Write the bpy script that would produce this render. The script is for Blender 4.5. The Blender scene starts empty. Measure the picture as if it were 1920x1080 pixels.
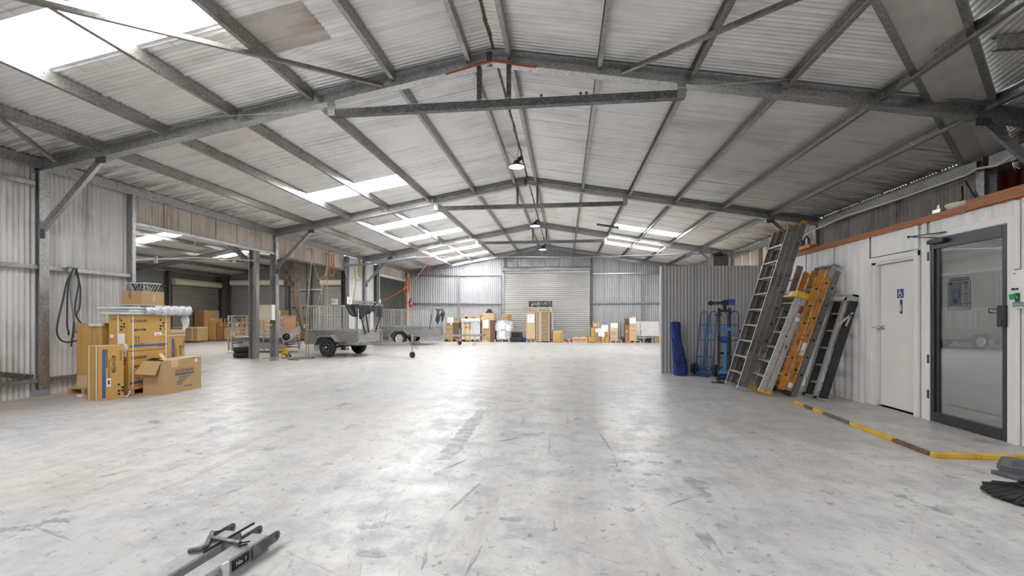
import bpy, math, random
from mathutils import Vector, Matrix
random.seed(7)
PI = math.pi
SC = bpy.context.scene
COL = SC.collection

# ------------------------------------------------------------------ camera, world, sun, exposure
cam = bpy.data.cameras.new('camera')
cam.sensor_width = 36
cam.lens = 16.16
cam.shift_y = 0.02822
cam.clip_start = 0.03
cam.clip_end = 300
camo = bpy.data.objects.new('camera', cam)
COL.objects.link(camo)
camo.location = (0, 0, 1.3195)
camo.rotation_euler = (PI / 2, 0, 0.1144)
SC.camera = camo
world = bpy.data.worlds.new('world')
SC.world = world
world.use_nodes = True
world.node_tree.nodes['Background'].inputs[0].default_value = (0.86, 0.93, 1.0, 1)
world.node_tree.nodes['Background'].inputs[1].default_value = 1.5
SKYLIGHT_E = 22.0
HIGHBAY_W = 35.0
SC.view_settings.view_transform = 'Standard'
SC.view_settings.look = 'None'
SC.view_settings.exposure = 0.38
SC.view_settings.gamma = 1.0
SC.view_settings.use_curve_mapping = False

# ------------------------------------------------------------------ materials
MATS = {}
def srgb(r, g, b):
    f = lambda c: (c / 255 / 12.92) if c / 255 <= 0.04045 else ((c / 255 + 0.055) / 1.055) ** 2.4
    return (f(r), f(g), f(b), 1)
def nodes(name):
    m = bpy.data.materials.new(name)
    m.use_nodes = True
    nt = m.node_tree
    return m, nt, nt.nodes['Principled BSDF']
def N(nt, typ, **kw):
    n = nt.nodes.new(typ)
    for k, v in kw.items():
        if k.startswith('i_'):
            key = k[2:]
            key = int(key) if key.isdigit() else key
            n.inputs[key].default_value = v
        else:
            setattr(n, k, v)
    return n
def coords(nt, pos, stretch):
    if pos:
        src = N(nt, 'ShaderNodeNewGeometry').outputs['Position']
    else:
        src = N(nt, 'ShaderNodeTexCoord').outputs['Object']
    mp = N(nt, 'ShaderNodeMapping')
    mp.inputs['Scale'].default_value = stretch
    nt.links.new(src, mp.inputs[0])
    return mp.outputs[0]
def noise(nt, vec, scale, detail=4, rough=0.6):
    n = N(nt, 'ShaderNodeTexNoise', i_Scale=scale, i_Detail=detail, i_Roughness=rough)
    nt.links.new(vec, n.inputs['Vector'])
    return n.outputs[0]
def ramp(nt, fac, p0, c0, p1, c1):
    r = N(nt, 'ShaderNodeValToRGB')
    e = r.color_ramp.elements
    e[0].position = p0; e[0].color = c0
    e[1].position = p1; e[1].color = c1
    nt.links.new(fac, r.inputs[0])
    return r.outputs[0]
def mix(nt, fac, a, b, blend='MIX'):
    m = N(nt, 'ShaderNodeMix', data_type='RGBA', blend_type=blend)
    if isinstance(fac, (int, float)): m.inputs[0].default_value = fac
    else: nt.links.new(fac, m.inputs[0])
    for i, x in ((6, a), (7, b)):
        if isinstance(x, tuple): m.inputs[i].default_value = x
        else: nt.links.new(x, m.inputs[i])
    return m.outputs[2]
def bump(nt, p, h, strength, dist=0.01):
    b = N(nt, 'ShaderNodeBump', i_Strength=strength, i_Distance=dist)
    nt.links.new(h, b.inputs['Height'])
    nt.links.new(b.outputs[0], p.inputs['Normal'])
W_ = (1, 1, 1, 1); K_ = (0, 0, 0, 1)
def mat(name, c1, c2=None, scale=3.0, rough=0.6, metal=0.0, stretch=(1, 1, 1), pos=False, lo=0.35, hi=0.7, bmp=0.0, detail=4, spec=None):
    m, nt, p = nodes(name)
    p.inputs['Roughness'].default_value = rough
    p.inputs['Metallic'].default_value = metal
    if spec is not None: p.inputs['Specular IOR Level'].default_value = spec
    if c2 is None:
        c2 = tuple(x * 0.86 for x in c1[:3]) + (1,)
    v = coords(nt, pos, stretch)
    n = noise(nt, v, scale, detail)
    nt.links.new(ramp(nt, n, lo, c1, hi, c2), p.inputs['Base Color'])
    if bmp: bump(nt, p, n, bmp)
    MATS[name] = m
    return m
def galv(name, c1, c2, rough, metal, scale=45):
    m, nt, p = nodes(name)
    v = coords(nt, True, (1, 1, 1))
    vo = N(nt, 'ShaderNodeTexVoronoi', i_Scale=scale)
    nt.links.new(v, vo.inputs['Vector'])
    sep = N(nt, 'ShaderNodeSeparateColor'); nt.links.new(vo.outputs['Color'], sep.inputs[0])
    base = ramp(nt, sep.outputs[0], 0.1, c1, 0.9, c2)
    dirt = ramp(nt, noise(nt, v, 2.2, 5, 0.7), 0.45, W_, 0.75, (0.62, 0.58, 0.54, 1))
    nt.links.new(mix(nt, 0.7, base, dirt, 'MULTIPLY'), p.inputs['Base Color'])
    p.inputs['Metallic'].default_value = metal
    nt.links.new(ramp(nt, sep.outputs[1], 0, (rough * .8,) * 3 + (1,), 1, (min(1, rough * 1.25),) * 3 + (1,)), p.inputs['Roughness'])
    MATS[name] = m
    return m
galv('galv', (0.38, 0.383, 0.386, 1), (0.60, 0.605, 0.61, 1), 0.34, 0.82, 60)
galv('galv_dark', (0.15, 0.15, 0.155, 1), (0.26, 0.26, 0.265, 1), 0.5, 0.75, 30)
galv('purlin', (0.32, 0.312, 0.295, 1), (0.46, 0.45, 0.425, 1), 0.34, 0.8, 40)
galv('channel_steel', (0.38, 0.388, 0.398, 1), (0.45, 0.457, 0.465, 1), 0.45, 0.45, 90)
galv('trailer_steel', (0.33, 0.33, 0.32, 1), (0.46, 0.46, 0.445, 1), 0.45, 0.6, 40)
galv('alu', (0.50, 0.50, 0.50, 1), (0.62, 0.62, 0.615, 1), 0.42, 0.55, 40)
galv('alu_old', (0.19, 0.178, 0.165, 1), (0.26, 0.245, 0.23, 1), 0.5, 0.4, 40)

def sheet_mat(name, c, dirt_c, amount, metal, rough, streak=(9, 9, 0.5), axis_scale=1.0, eave=False):
    m, nt, p = nodes(name)
    v = coords(nt, True, streak)
    n1 = noise(nt, v, 1.2 * axis_scale, 6, 0.65)
    v2 = coords(nt, True, (1, 1, 1))
    n2 = noise(nt, v2, 0.9, 5, 0.65)
    f = N(nt, 'ShaderNodeMath', operation='MULTIPLY'); nt.links.new(n1, f.inputs[0]); nt.links.new(n2, f.inputs[1])
    d = ramp(nt, f.outputs[0], 0.22, K_, 0.42, (amount,) * 3 + (1,))
    cc = mix(nt, d, c, dirt_c)
    if eave:
        # grime that has settled along the eaves, metres from the hall's axis
        sp = N(nt, 'ShaderNodeSeparateXYZ'); nt.links.new(v2, sp.inputs[0])
        ax_ = N(nt, 'ShaderNodeMath', operation='ADD', i_1=1.05); nt.links.new(sp.outputs[0], ax_.inputs[0])
        ab = N(nt, 'ShaderNodeMath', operation='ABSOLUTE'); nt.links.new(ax_.outputs[0], ab.inputs[0])
        n3 = noise(nt, coords(nt, True, (0.9, 7, 1)), 1.6, 7, 0.72)
        ms = N(nt, 'ShaderNodeMath', operation='MULTIPLY_ADD', i_1=5.5); nt.links.new(n3, ms.inputs[0]); nt.links.new(ab.outputs[0], ms.inputs[2])
        mr = N(nt, 'ShaderNodeMapRange'); mr.inputs[1].default_value = 9.6; mr.inputs[2].default_value = 10.8; mr.inputs[4].default_value = 0.8
        nt.links.new(ms.outputs[0], mr.inputs[0])
        cc = mix(nt, mr.outputs[0], cc, (0.22, 0.15, 0.105, 1))
    nt.links.new(cc, p.inputs['Base Color'])
    p.inputs['Metallic'].default_value = metal
    p.inputs['Roughness'].default_value = rough
    MATS[name] = m
    return m
sheet_mat('roof_sheet', (0.87, 0.865, 0.845, 1), (0.50, 0.475, 0.44, 1), 0.7, 0.45, 0.33, (0.4, 6, 1), eave=True)
sheet_mat('annex_roof', (0.66, 0.655, 0.64, 1), (0.40, 0.38, 0.35, 1), 0.7, 0.3, 0.4, (0.4, 6, 1))
sheet_mat('roof_sheet_rusty', (0.66, 0.62, 0.57, 1), (0.30, 0.17, 0.10, 1), 1.0, 0.1, 0.6, (0.5, 7, 1))
sheet_mat('wall_sheet', (0.76, 0.755, 0.75, 1), (0.33, 0.305, 0.28, 1), 0.65, 0.35, 0.42)
sheet_mat('wall_sheet_dirty', (0.36, 0.345, 0.325, 1), (0.10, 0.085, 0.07, 1), 1.0, 0.15, 0.6)
sheet_mat('header_sheet', (0.66, 0.60, 0.54, 1), (0.27, 0.19, 0.14, 1), 0.85, 0.1, 0.6)
sheet_mat('back_sheet', (0.52, 0.53, 0.56, 1), (0.36, 0.36, 0.375, 1), 0.6, 0.25, 0.45)
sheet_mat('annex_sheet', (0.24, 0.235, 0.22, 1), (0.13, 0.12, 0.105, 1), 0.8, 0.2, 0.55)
sheet_mat('partition_sheet', (0.50, 0.50, 0.495, 1), (0.36, 0.35, 0.34, 1), 0.6, 0.2, 0.5)
sheet_mat('red_sheet', (0.36, 0.075, 0.04, 1), (0.16, 0.04, 0.025, 1), 0.8, 0.0, 0.6)
sheet_mat('white_clad', (0.85, 0.85, 0.855, 1), (0.52, 0.51, 0.50, 1), 0.5, 0.0, 0.45, (7, 7, 0.7))
sheet_mat('roller', (0.44, 0.435, 0.425, 1), (0.31, 0.30, 0.29, 1), 0.6, 0.3, 0.42, (0.5, 0.5, 6))
sheet_mat('roller_dark', (0.27, 0.26, 0.24, 1), (0.17, 0.16, 0.145, 1), 0.6, 0.2, 0.5, (0.5, 0.5, 6))
mat('white_panel', (0.78, 0.78, 0.785, 1), (0.62, 0.62, 0.62, 1), 1.2, 0.5, pos=True)
mat('white_paint', (0.82, 0.81, 0.795, 1), (0.76, 0.75, 0.735, 1), 3, 0.4)
mat('door_paint', (0.80, 0.79, 0.765, 1), (0.765, 0.755, 0.73, 1), 2, 0.42)
mat('cream', (0.72, 0.66, 0.52, 1), (0.64, 0.58, 0.45, 1), 4, 0.5)
mat('valley_panel', (0.60, 0.585, 0.555, 1), (0.38, 0.35, 0.32, 1), 1.3, 0.5, metal=0.15, pos=True, lo=.45, hi=.8)
mat('timber', (0.42, 0.17, 0.07, 1), (0.29, 0.105, 0.045, 1), 6, 0.6, stretch=(8, .6, 8), pos=True)
mat('timber_pale', (0.60, 0.47, 0.32, 1), (0.47, 0.35, 0.22, 1), 5, 0.65, stretch=(1, 9, 9))
mat('pallet_wood', (0.56, 0.36, 0.17, 1), (0.40, 0.24, 0.11, 1), 5, 0.65, stretch=(1, 6, 9))
mat('card', (0.51, 0.335, 0.165, 1), (0.45, 0.29, 0.135, 1), 2.5, 0.62)
mat('card_gold', (0.60, 0.355, 0.10, 1), (0.54, 0.31, 0.085, 1), 2.5, 0.5)
mat('card_pale', (0.66, 0.49, 0.29, 1), (0.60, 0.43, 0.25, 1), 2.5, 0.62)
mat('card_brown', (0.37, 0.19, 0.085, 1), (0.31, 0.15, 0.065, 1), 2.5, 0.62)
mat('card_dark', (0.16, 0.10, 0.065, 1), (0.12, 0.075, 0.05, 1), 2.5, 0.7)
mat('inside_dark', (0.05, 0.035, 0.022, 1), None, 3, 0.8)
mat('paper', (0.86, 0.87, 0.89, 1), (0.80, 0.82, 0.86, 1), 9, 0.6)
mat('ink', (0.018, 0.017, 0.017, 1), None, 3, 0.6)
mat('ink_grey', (0.12, 0.12, 0.13, 1), None, 3, 0.6)
mat('ink_blue', (0.05, 0.13, 0.32, 1), None, 3, 0.5)
mat('ink_red', (0.40, 0.06, 0.05, 1), None, 3, 0.5)
mat('sign_blue', (0.02, 0.075, 0.24, 1), None, 3, 0.4)
mat('white', (0.86, 0.86, 0.86, 1), (0.82, 0.82, 0.82, 1), 3, 0.45)
mat('black', (0.018, 0.018, 0.02, 1), (0.028, 0.028, 0.03, 1), 6, 0.42)
mat('black_matt', (0.022, 0.022, 0.022, 1), (0.035, 0.034, 0.033, 1), 20, 0.75)
mat('rubber', (0.022, 0.021, 0.02, 1), (0.045, 0.042, 0.038, 1), 14, 0.75)
mat('black_fibreglass', (0.022, 0.022, 0.023, 1), (0.035, 0.035, 0.035, 1), 12, 0.4)
mat('charcoal_frame', (0.045, 0.045, 0.055, 1), (0.06, 0.06, 0.07, 1), 5, 0.35, metal=0.4)
mat('tarp', (0.025, 0.025, 0.028, 1), (0.05, 0.05, 0.054, 1), 4, 0.32)
mat('blue_paint', (0.03, 0.12, 0.36, 1), (0.025, 0.085, 0.26, 1), 6, 0.4)
mat('blue_light', (0.09, 0.29, 0.58, 1), (0.07, 0.22, 0.46, 1), 5, 0.4)
mat('blue_cloth', (0.017, 0.042, 0.24, 1), (0.012, 0.026, 0.14, 1), 7, 0.75, stretch=(3, 3, .8), bmp=.4)
mat('orange_frp', (0.62, 0.245, 0.028, 1), (0.50, 0.185, 0.022, 1), 5, 0.45, stretch=(2, 2, 2))
mat('yellow', (0.78, 0.50, 0.03, 1), (0.66, 0.40, 0.025, 1), 5, 0.45)
mat('yellow_worn', (0.70, 0.42, 0.035, 1), (0.42, 0.26, 0.06, 1), 7, 0.6, pos=True, lo=.5, hi=.72)
mat('rust_iron', (0.20, 0.125, 0.085, 1), (0.09, 0.06, 0.045, 1), 9, 0.75, pos=True)
mat('fan_grime', (0.20, 0.15, 0.12, 1), (0.11, 0.08, 0.065, 1), 8, 0.7)
mat('orange', (0.75, 0.23, 0.03, 1), None, 5, 0.5)
mat('red', (0.55, 0.03, 0.025, 1), None, 5, 0.35)
mat('green', (0.01, 0.30, 0.11, 1), None, 5, 0.4)
mat('green_dark', (0.01, 0.085, 0.05, 1), None, 5, 0.45)
mat('hose_tan', (0.55, 0.40, 0.20, 1), (0.45, 0.31, 0.15, 1), 5, 0.5)
mat('hose_dark', (0.03, 0.035, 0.04, 1), (0.055, 0.06, 0.065, 1), 5, 0.42)
mat('hose_blue', (0.30, 0.45, 0.56, 1), None, 5, 0.4)
mat('cord_orange', (0.65, 0.22, 0.07, 1), None, 5, 0.5)
mat('cord_red', (0.62, 0.10, 0.05, 1), None, 5, 0.5)
mat('canvas', (0.21, 0.17, 0.13, 1), (0.12, 0.09, 0.065, 1), 6, 0.8, stretch=(4, 4, .7))
mat('foam', (0.72, 0.74, 0.77, 1), (0.60, 0.62, 0.66, 1), 14, 0.3)
mat('wrap', (0.74, 0.76, 0.78, 1), (0.52, 0.54, 0.57, 1), 11, 0.22, bmp=.5)
mat('wrap_dark', (0.05, 0.055, 0.065, 1), (0.42, 0.44, 0.48, 1), 13, 0.25, lo=.5, hi=.6)
mat('chrome', (0.6, 0.6, 0.6, 1), None, 3, 0.2, metal=0.95)
mat('grey_plastic', (0.10, 0.105, 0.115, 1), (0.075, 0.078, 0.085, 1), 4, 0.45)
mat('grey_mid', (0.34, 0.34, 0.35, 1), (0.27, 0.27, 0.28, 1), 4, 0.5)
mat('office_wall', (0.60, 0.61, 0.60, 1), (0.56, 0.57, 0.56, 1), 2, 0.6)
mat('office_floor', (0.30, 0.31, 0.32, 1), (0.25, 0.26, 0.27, 1), 2, 0.4)
mat('pvc', (0.80, 0.80, 0.79, 1), None, 2, 0.35)
mat('worn_paint', (0.29, 0.29, 0.30, 1), (0.46, 0.46, 0.455, 1), 9, 0.45, pos=True, lo=.42, hi=.62, detail=8)
mat('plan_grey', (0.40, 0.43, 0.49, 1), None, 2, 0.4)
mat('plan_blue', (0.27, 0.37, 0.53, 1), None, 2, 0.4)
mat('wire', (0.10, 0.09, 0.08, 1), None, 2, 0.6)
mat('wire_bright', (0.74, 0.74, 0.72, 1), None, 2, 0.45, metal=.2)

def emissive(name, col, e):
    m, nt, p = nodes(name)
    p.inputs['Base Color'].default_value = (0.8, 0.8, 0.8, 1)
    p.inputs['Emission Color'].default_value = col
    p.inputs['Emission Strength'].default_value = e
    MATS[name] = m
emissive('skylight', (1.0, 1.0, 1.0, 1), SKYLIGHT_E)
emissive('lens', (1.0, 0.98, 0.95, 1), 14.0)
emissive('office_fill_glow', (1.0, 0.98, 0.95, 1), 6.5)  # glow of the panel added inside the office
def glass_mat():
    m, nt, p = nodes('glass')
    out = nt.nodes['Material Output']
    nt.nodes.remove(p)
    tr = N(nt, 'ShaderNodeBsdfTransparent'); tr.inputs[0].default_value = (0.76, 0.775, 0.775, 1)
    gl = N(nt, 'ShaderNodeBsdfGlossy'); gl.inputs[0].default_value = (0.9, 0.9, 0.9, 1); gl.inputs['Roughness'].default_value = 0.0
    lw = N(nt, 'ShaderNodeLayerWeight', i_Blend=0.5)
    pw = N(nt, 'ShaderNodeMath', operation='POWER', i_1=2.0); nt.links.new(lw.outputs['Facing'], pw.inputs[0])
    fr = N(nt, 'ShaderNodeMath', operation='MULTIPLY_ADD', i_1=0.7, i_2=0.05); nt.links.new(pw.outputs[0], fr.inputs[0])
    mx = N(nt, 'ShaderNodeMixShader')
    nt.links.new(fr.outputs[0], mx.inputs[0]); nt.links.new(tr.outputs[0], mx.inputs[1]); nt.links.new(gl.outputs[0], mx.inputs[2])
    nt.links.new(mx.outputs[0], out.inputs[0])
    MATS['glass'] = m
glass_mat()

def floor_mat():
    m, nt, p = nodes('concrete_floor')
    v = coords(nt, True, (1, 1, 1))
    big = noise(nt, v, 0.35, 4, 0.6)
    c = ramp(nt, big, 0.38, (0.585, 0.58, 0.56, 1), 0.64, (0.485, 0.485, 0.49, 1))
    mid = noise(nt, v, 2.4, 9, 0.78)
    c = mix(nt, ramp(nt, mid, 0.47, K_, 0.60, (0.75,) * 3 + (1,)), c, (0.36, 0.365, 0.385, 1))
    # driving streaks along the hall
    vs = coords(nt, True, (2.6, 0.35, 1))
    st = noise(nt, vs, 1.6, 8, 0.78)
    c = mix(nt, ramp(nt, st, 0.50, K_, 0.64, (0.65,) * 3 + (1,)), c, (0.37, 0.36, 0.355, 1))
    # brown dust
    br = noise(nt, v, 0.55, 6, 0.7)
    c = mix(nt, ramp(nt, br, 0.50, K_, 0.66, (0.5,) * 3 + (1,)), c, (0.44, 0.385, 0.335, 1))
    # dust swept up against both side walls
    sp = N(nt, 'ShaderNodeSeparateXYZ'); nt.links.new(v, sp.inputs[0])
    ax_ = N(nt, 'ShaderNodeMath', operation='ADD', i_1=1.75); nt.links.new(sp.outputs[0], ax_.inputs[0])
    ab = N(nt, 'ShaderNodeMath', operation='ABSOLUTE'); nt.links.new(ax_.outputs[0], ab.inputs[0])
    ms = N(nt, 'ShaderNodeMath', operation='MULTIPLY_ADD', i_1=4.0); nt.links.new(noise(nt, v, 0.9, 7, 0.7), ms.inputs[0]); nt.links.new(ab.outputs[0], ms.inputs[2])
    mr = N(nt, 'ShaderNodeMapRange'); mr.inputs[1].default_value = 6.6; mr.inputs[2].default_value = 8.4; mr.inputs[4].default_value = 0.62
    nt.links.new(ms.outputs[0], mr.inputs[0])
    c = mix(nt, mr.outputs[0], c, (0.37, 0.325, 0.285, 1))
    # bare worn chips in the paint
    chip = noise(nt, v, 1.3, 10, 0.7)
    c = mix(nt, ramp(nt, chip, 0.618, K_, 0.636, (0.75,) * 3 + (1,)), c, (0.20, 0.205, 0.215, 1))
    fine = noise(nt, v, 11, 7, 0.72)
    c = mix(nt, ramp(nt, fine, 0.585, K_, 0.645, (0.8,) * 3 + (1,)), c, (0.20, 0.195, 0.19, 1))
    # scratches in several directions
    for sx, ang, lo in (((0.8, 17, 1), 0.45, .60), ((16, 0.7, 1), -0.3, .61), ((1.1, 22, 1), -0.95, .61), ((1.0, 14, 1), 1.2, .62)):
        g = N(nt, 'ShaderNodeNewGeometry')
        mp = N(nt, 'ShaderNodeMapping'); mp.inputs['Rotation'].default_value = (0, 0, ang); nt.links.new(g.outputs['Position'], mp.inputs[0])
        mp2 = N(nt, 'ShaderNodeMapping'); mp2.inputs['Scale'].default_value = sx; nt.links.new(mp.outputs[0], mp2.inputs[0])
        s = noise(nt, mp2.outputs[0], 2.0, 7, 0.75)
        c = mix(nt, ramp(nt, s, lo, K_, lo + .05, (0.7,) * 3 + (1,)), c, (0.22, 0.215, 0.21, 1))
    nt.links.new(c, p.inputs['Base Color'])
    nt.links.new(ramp(nt, mid, 0.35, (0.26,) * 3 + (1,), 0.65, (0.50,) * 3 + (1,)), p.inputs['Roughness'])
    bump(nt, p, fine, 0.25, 0.004)
    MATS['concrete_floor'] = m
floor_mat()

# ------------------------------------------------------------------ mesh helpers
class B:
    """collects geometry for ONE mesh object"""
    def __init__(s, M=None):
        s.v = []; s.f = []; s.M = M or Matrix()
    def add(s, vs, fs):
        o = len(s.v)
        s.v += [tuple(s.M @ Vector(p)) for p in vs]
        s.f += [tuple(i + o for i in f) for f in fs]
        return s
    def box(s, x0, x1, y0, y1, z0, z1):
        return s.add([(x0, y0, z0), (x1, y0, z0), (x1, y1, z0), (x0, y1, z0), (x0, y0, z1), (x1, y0, z1), (x1, y1, z1), (x0, y1, z1)],
                     [(3, 2, 1, 0), (4, 5, 6, 7), (0, 1, 5, 4), (1, 2, 6, 5), (2, 3, 7, 6), (3, 0, 4, 7)])
    def bar(s, p0, p1, w, d, up=(0, 0, 1)):
        p0 = Vector(p0); p1 = Vector(p1); a = (p1 - p0).normalized(); u = Vector(up)
        if abs(a.dot(u)) > 0.98: u = Vector((1, 0, 0))
        x = a.cross(u).normalized() * (w / 2); y = x.cross(a).normalized() * (d / 2)
        q = [p + sx * x + sy * y for p in (p0, p1) for sx, sy in ((-1, -1), (1, -1), (1, 1), (-1, 1))]
        return s.add(q, [(0, 1, 2, 3), (7, 6, 5, 4), (0, 4, 5, 1), (1, 5, 6, 2), (2, 6, 7, 3), (3, 7, 4, 0)])
    def prism(s, pts, vec):
        n = len(pts); vec = Vector(vec)
        q = [Vector(p) for p in pts] + [Vector(p) + vec for p in pts]
        return s.add(q, [tuple(range(n))[::-1], tuple(range(n, 2 * n))] + [(i, (i + 1) % n, (i + 1) % n + n, i + n) for i in range(n)])
    def sweep(s, prof, p0, p1, xd, yd):
        p0 = Vector(p0); xd = Vector(xd); yd = Vector(yd)
        return s.prism([p0 + xd * a + yd * b for a, b in prof], Vector(p1) - p0)
    def cyl(s, p0, p1, r, r2=None, n=14):
        p0 = Vector(p0); p1 = Vector(p1); r2 = r if r2 is None else r2
        a = (p1 - p0).normalized(); u = Vector((0, 0, 1)) if abs(a.z) < 0.9 else Vector((1, 0, 0))
        x = a.cross(u).normalized(); y = a.cross(x)
        q = []
        for p, rr in ((p0, r), (p1, r2)):
            q += [p + (x * math.cos(t) + y * math.sin(t)) * rr for t in [2 * PI * i / n for i in range(n)]]
        return s.add(q, [tuple(range(n)), tuple(range(n, 2 * n))[::-1]] + [(i, i + n, (i + 1) % n + n, (i + 1) % n) for i in range(n)])
    def tube(s, pts, r, n=8, closed=False):
        pts = [Vector(p) for p in pts]; m = len(pts); q = []; prev = None
        for i, p in enumerate(pts):
            a = pts[(i + 1) % m] if (closed or i < m - 1) else p
            b = pts[i - 1] if (closed or i > 0) else p
            t = (a - b).normalized()
            if prev is None:
                u = Vector((0, 0, 1)) if abs(t.z) < 0.9 else Vector((1, 0, 0))
                x = t.cross(u).normalized()
            else:
                x = (prev - t * prev.dot(t)).normalized()
            prev = x; y = t.cross(x)
            q += [p + (x * math.cos(k) + y * math.sin(k)) * r for k in [2 * PI * j / n for j in range(n)]]
        f = []
        for i in range(m if closed else m - 1):
            for j in range(n):
                f.append((i * n + j, i * n + (j + 1) % n, ((i + 1) % m) * n + (j + 1) % n, ((i + 1) % m) * n + j))
        if not closed: f += [tuple(range(n))[::-1], tuple(range((m - 1) * n, m * n))]
        return s.add(q, f)
    def lathe(s, prof, n=24, c=(0, 0, 0), ax=(0, 0, 1), cap=False):
        """prof = [(r, h)] swept round an axis through c"""
        a = Vector(ax).normalized(); u = Vector((0, 0, 1)) if abs(a.z) < 0.9 else Vector((1, 0, 0))
        x = a.cross(u).normalized(); y = a.cross(x); c = Vector(c); q = []; m = len(prof)
        for r, h in prof:
            q += [c + a * h + (x * math.cos(t) + y * math.sin(t)) * r for t in [2 * PI * i / n for i in range(n)]]
        f = [(i * n + j, (i + 1) * n + j, (i + 1) * n + (j + 1) % n, i * n + (j + 1) % n) for i in range(m - 1) for j in range(n)]
        if cap and prof[0][0] > 1e-4: f.append(tuple(range(n)))
        if cap and prof[-1][0] > 1e-4: f.append(tuple(range((m - 1) * n, m * n))[::-1])
        return s.add(q, f)
    def grid(s, nu, nv, fn):
        q = [fn(i / nu, j / nv) for j in range(nv + 1) for i in range(nu + 1)]
        return s.add(q, [(j * (nu + 1) + i, j * (nu + 1) + i + 1, (j + 1) * (nu + 1) + i + 1, (j + 1) * (nu + 1) + i) for j in range(nv) for i in range(nu)])

WM = {}
TEXTS = []
def thing(name, label, cat, loc=(0, 0, 0), rz=0.0, group=None):
    o = bpy.data.objects.new(name, None)
    o.empty_display_size = 0.1
    COL.objects.link(o)
    o.location = loc; o.rotation_euler = (0, 0, rz)
    o['label'] = label; o['category'] = cat
    if group: o['group'] = group
    WM[o.name] = Matrix.Translation(Vector(loc)) @ Matrix.Rotation(rz, 4, 'Z')
    return o
def structure(name):
    o = bpy.data.objects.new(name, None); COL.objects.link(o); o['kind'] = 'structure'
    WM[o.name] = Matrix()
    return o
def obj(name, b, m, parent=None, smooth=False, world=False, bev=0.0, solid=0.0, angle=None):
    """link the builder as ONE mesh object; world=True: the builder holds world coordinates"""
    if world and parent is not None:
        inv = WM[parent.name].inverted(); vs = [tuple(inv @ Vector(p)) for p in b.v]
    else: vs = b.v
    me = bpy.data.meshes.new(name)
    me.from_pydata(vs, [], b.f)
    me.validate(); me.update()
    if smooth:
        me.shade_smooth()
        if angle: me.set_sharp_from_angle(angle=math.radians(angle))
    o = bpy.data.objects.new(name, me); COL.objects.link(o)
    if isinstance(m, str): m = MATS[m]
    me.materials.append(m)
    if parent is not None:
        o.parent = parent; WM[o.name] = WM[parent.name]
    else: WM[o.name] = Matrix()
    if solid:
        md = o.modifiers.new('thick', 'SOLIDIFY'); md.thickness = solid; md.offset = 0
    if bev:
        md = o.modifiers.new('edge', 'BEVEL'); md.width = bev; md.segments = 2; md.limit_method = 'ANGLE'
    return o
def tag(o, label, cat, group=None, kind=None):
    o['label'] = label
    if cat: o['category'] = cat
    if group: o['group'] = group
    if kind: o['kind'] = kind
    return o
def solo(name, b, m, label, cat, loc=(0, 0, 0), group=None, **kw):
    """a thing that is one mesh, its origin at loc, builder in world coordinates"""
    b2 = B(); b2.v = [tuple(Vector(p) - Vector(loc)) for p in b.v]; b2.f = b.f
    o = obj(name, b2, m, None, **kw); o.location = loc
    WM[o.name] = Matrix.Translation(Vector(loc))
    return tag(o, label, cat, group)
def copy_tree(o, parent=None):
    c = o.copy(); COL.objects.link(c); c.parent = parent
    WM[c.name] = WM.get(o.name, Matrix())
    for ch in list(o.children): copy_tree(ch, c)
    return c
def text(name, body, size, loc, rot, m, parent, world=True, ext=0.0008, align='CENTER', shear=0.0, sx=1.0, spacing=1.0):
    cu = bpy.data.curves.new(name, 'FONT'); cu.body = body; cu.size = size; cu.extrude = ext
    cu.align_x = align; cu.align_y = 'CENTER'; cu.shear = shear; cu.space_character = spacing
    cu.resolution_u = 3
    o = bpy.data.objects.new(name, cu); COL.objects.link(o)
    cu.materials.append(MATS[m])
    L = Matrix.Translation(Vector(loc)) @ (rot if isinstance(rot, Matrix) else Matrix.Rotation(rot, 4, 'Z') @ Matrix.Rotation(PI / 2, 4, 'X')) @ Matrix.Diagonal((sx, 1, 1, 1))
    if world: L = WM[parent.name].inverted() @ L
    o.parent = parent; o.matrix_local = L
    TEXTS.append(o)
    return o
C_ = lambda D, F, L, t=0.006: [(0, 0), (F, 0), (F, L), (F - t, L), (F - t, t), (t, t), (t, D - t), (F - t, D - t), (F - t, D - L), (F, D - L), (F, D), (0, D)]

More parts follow.
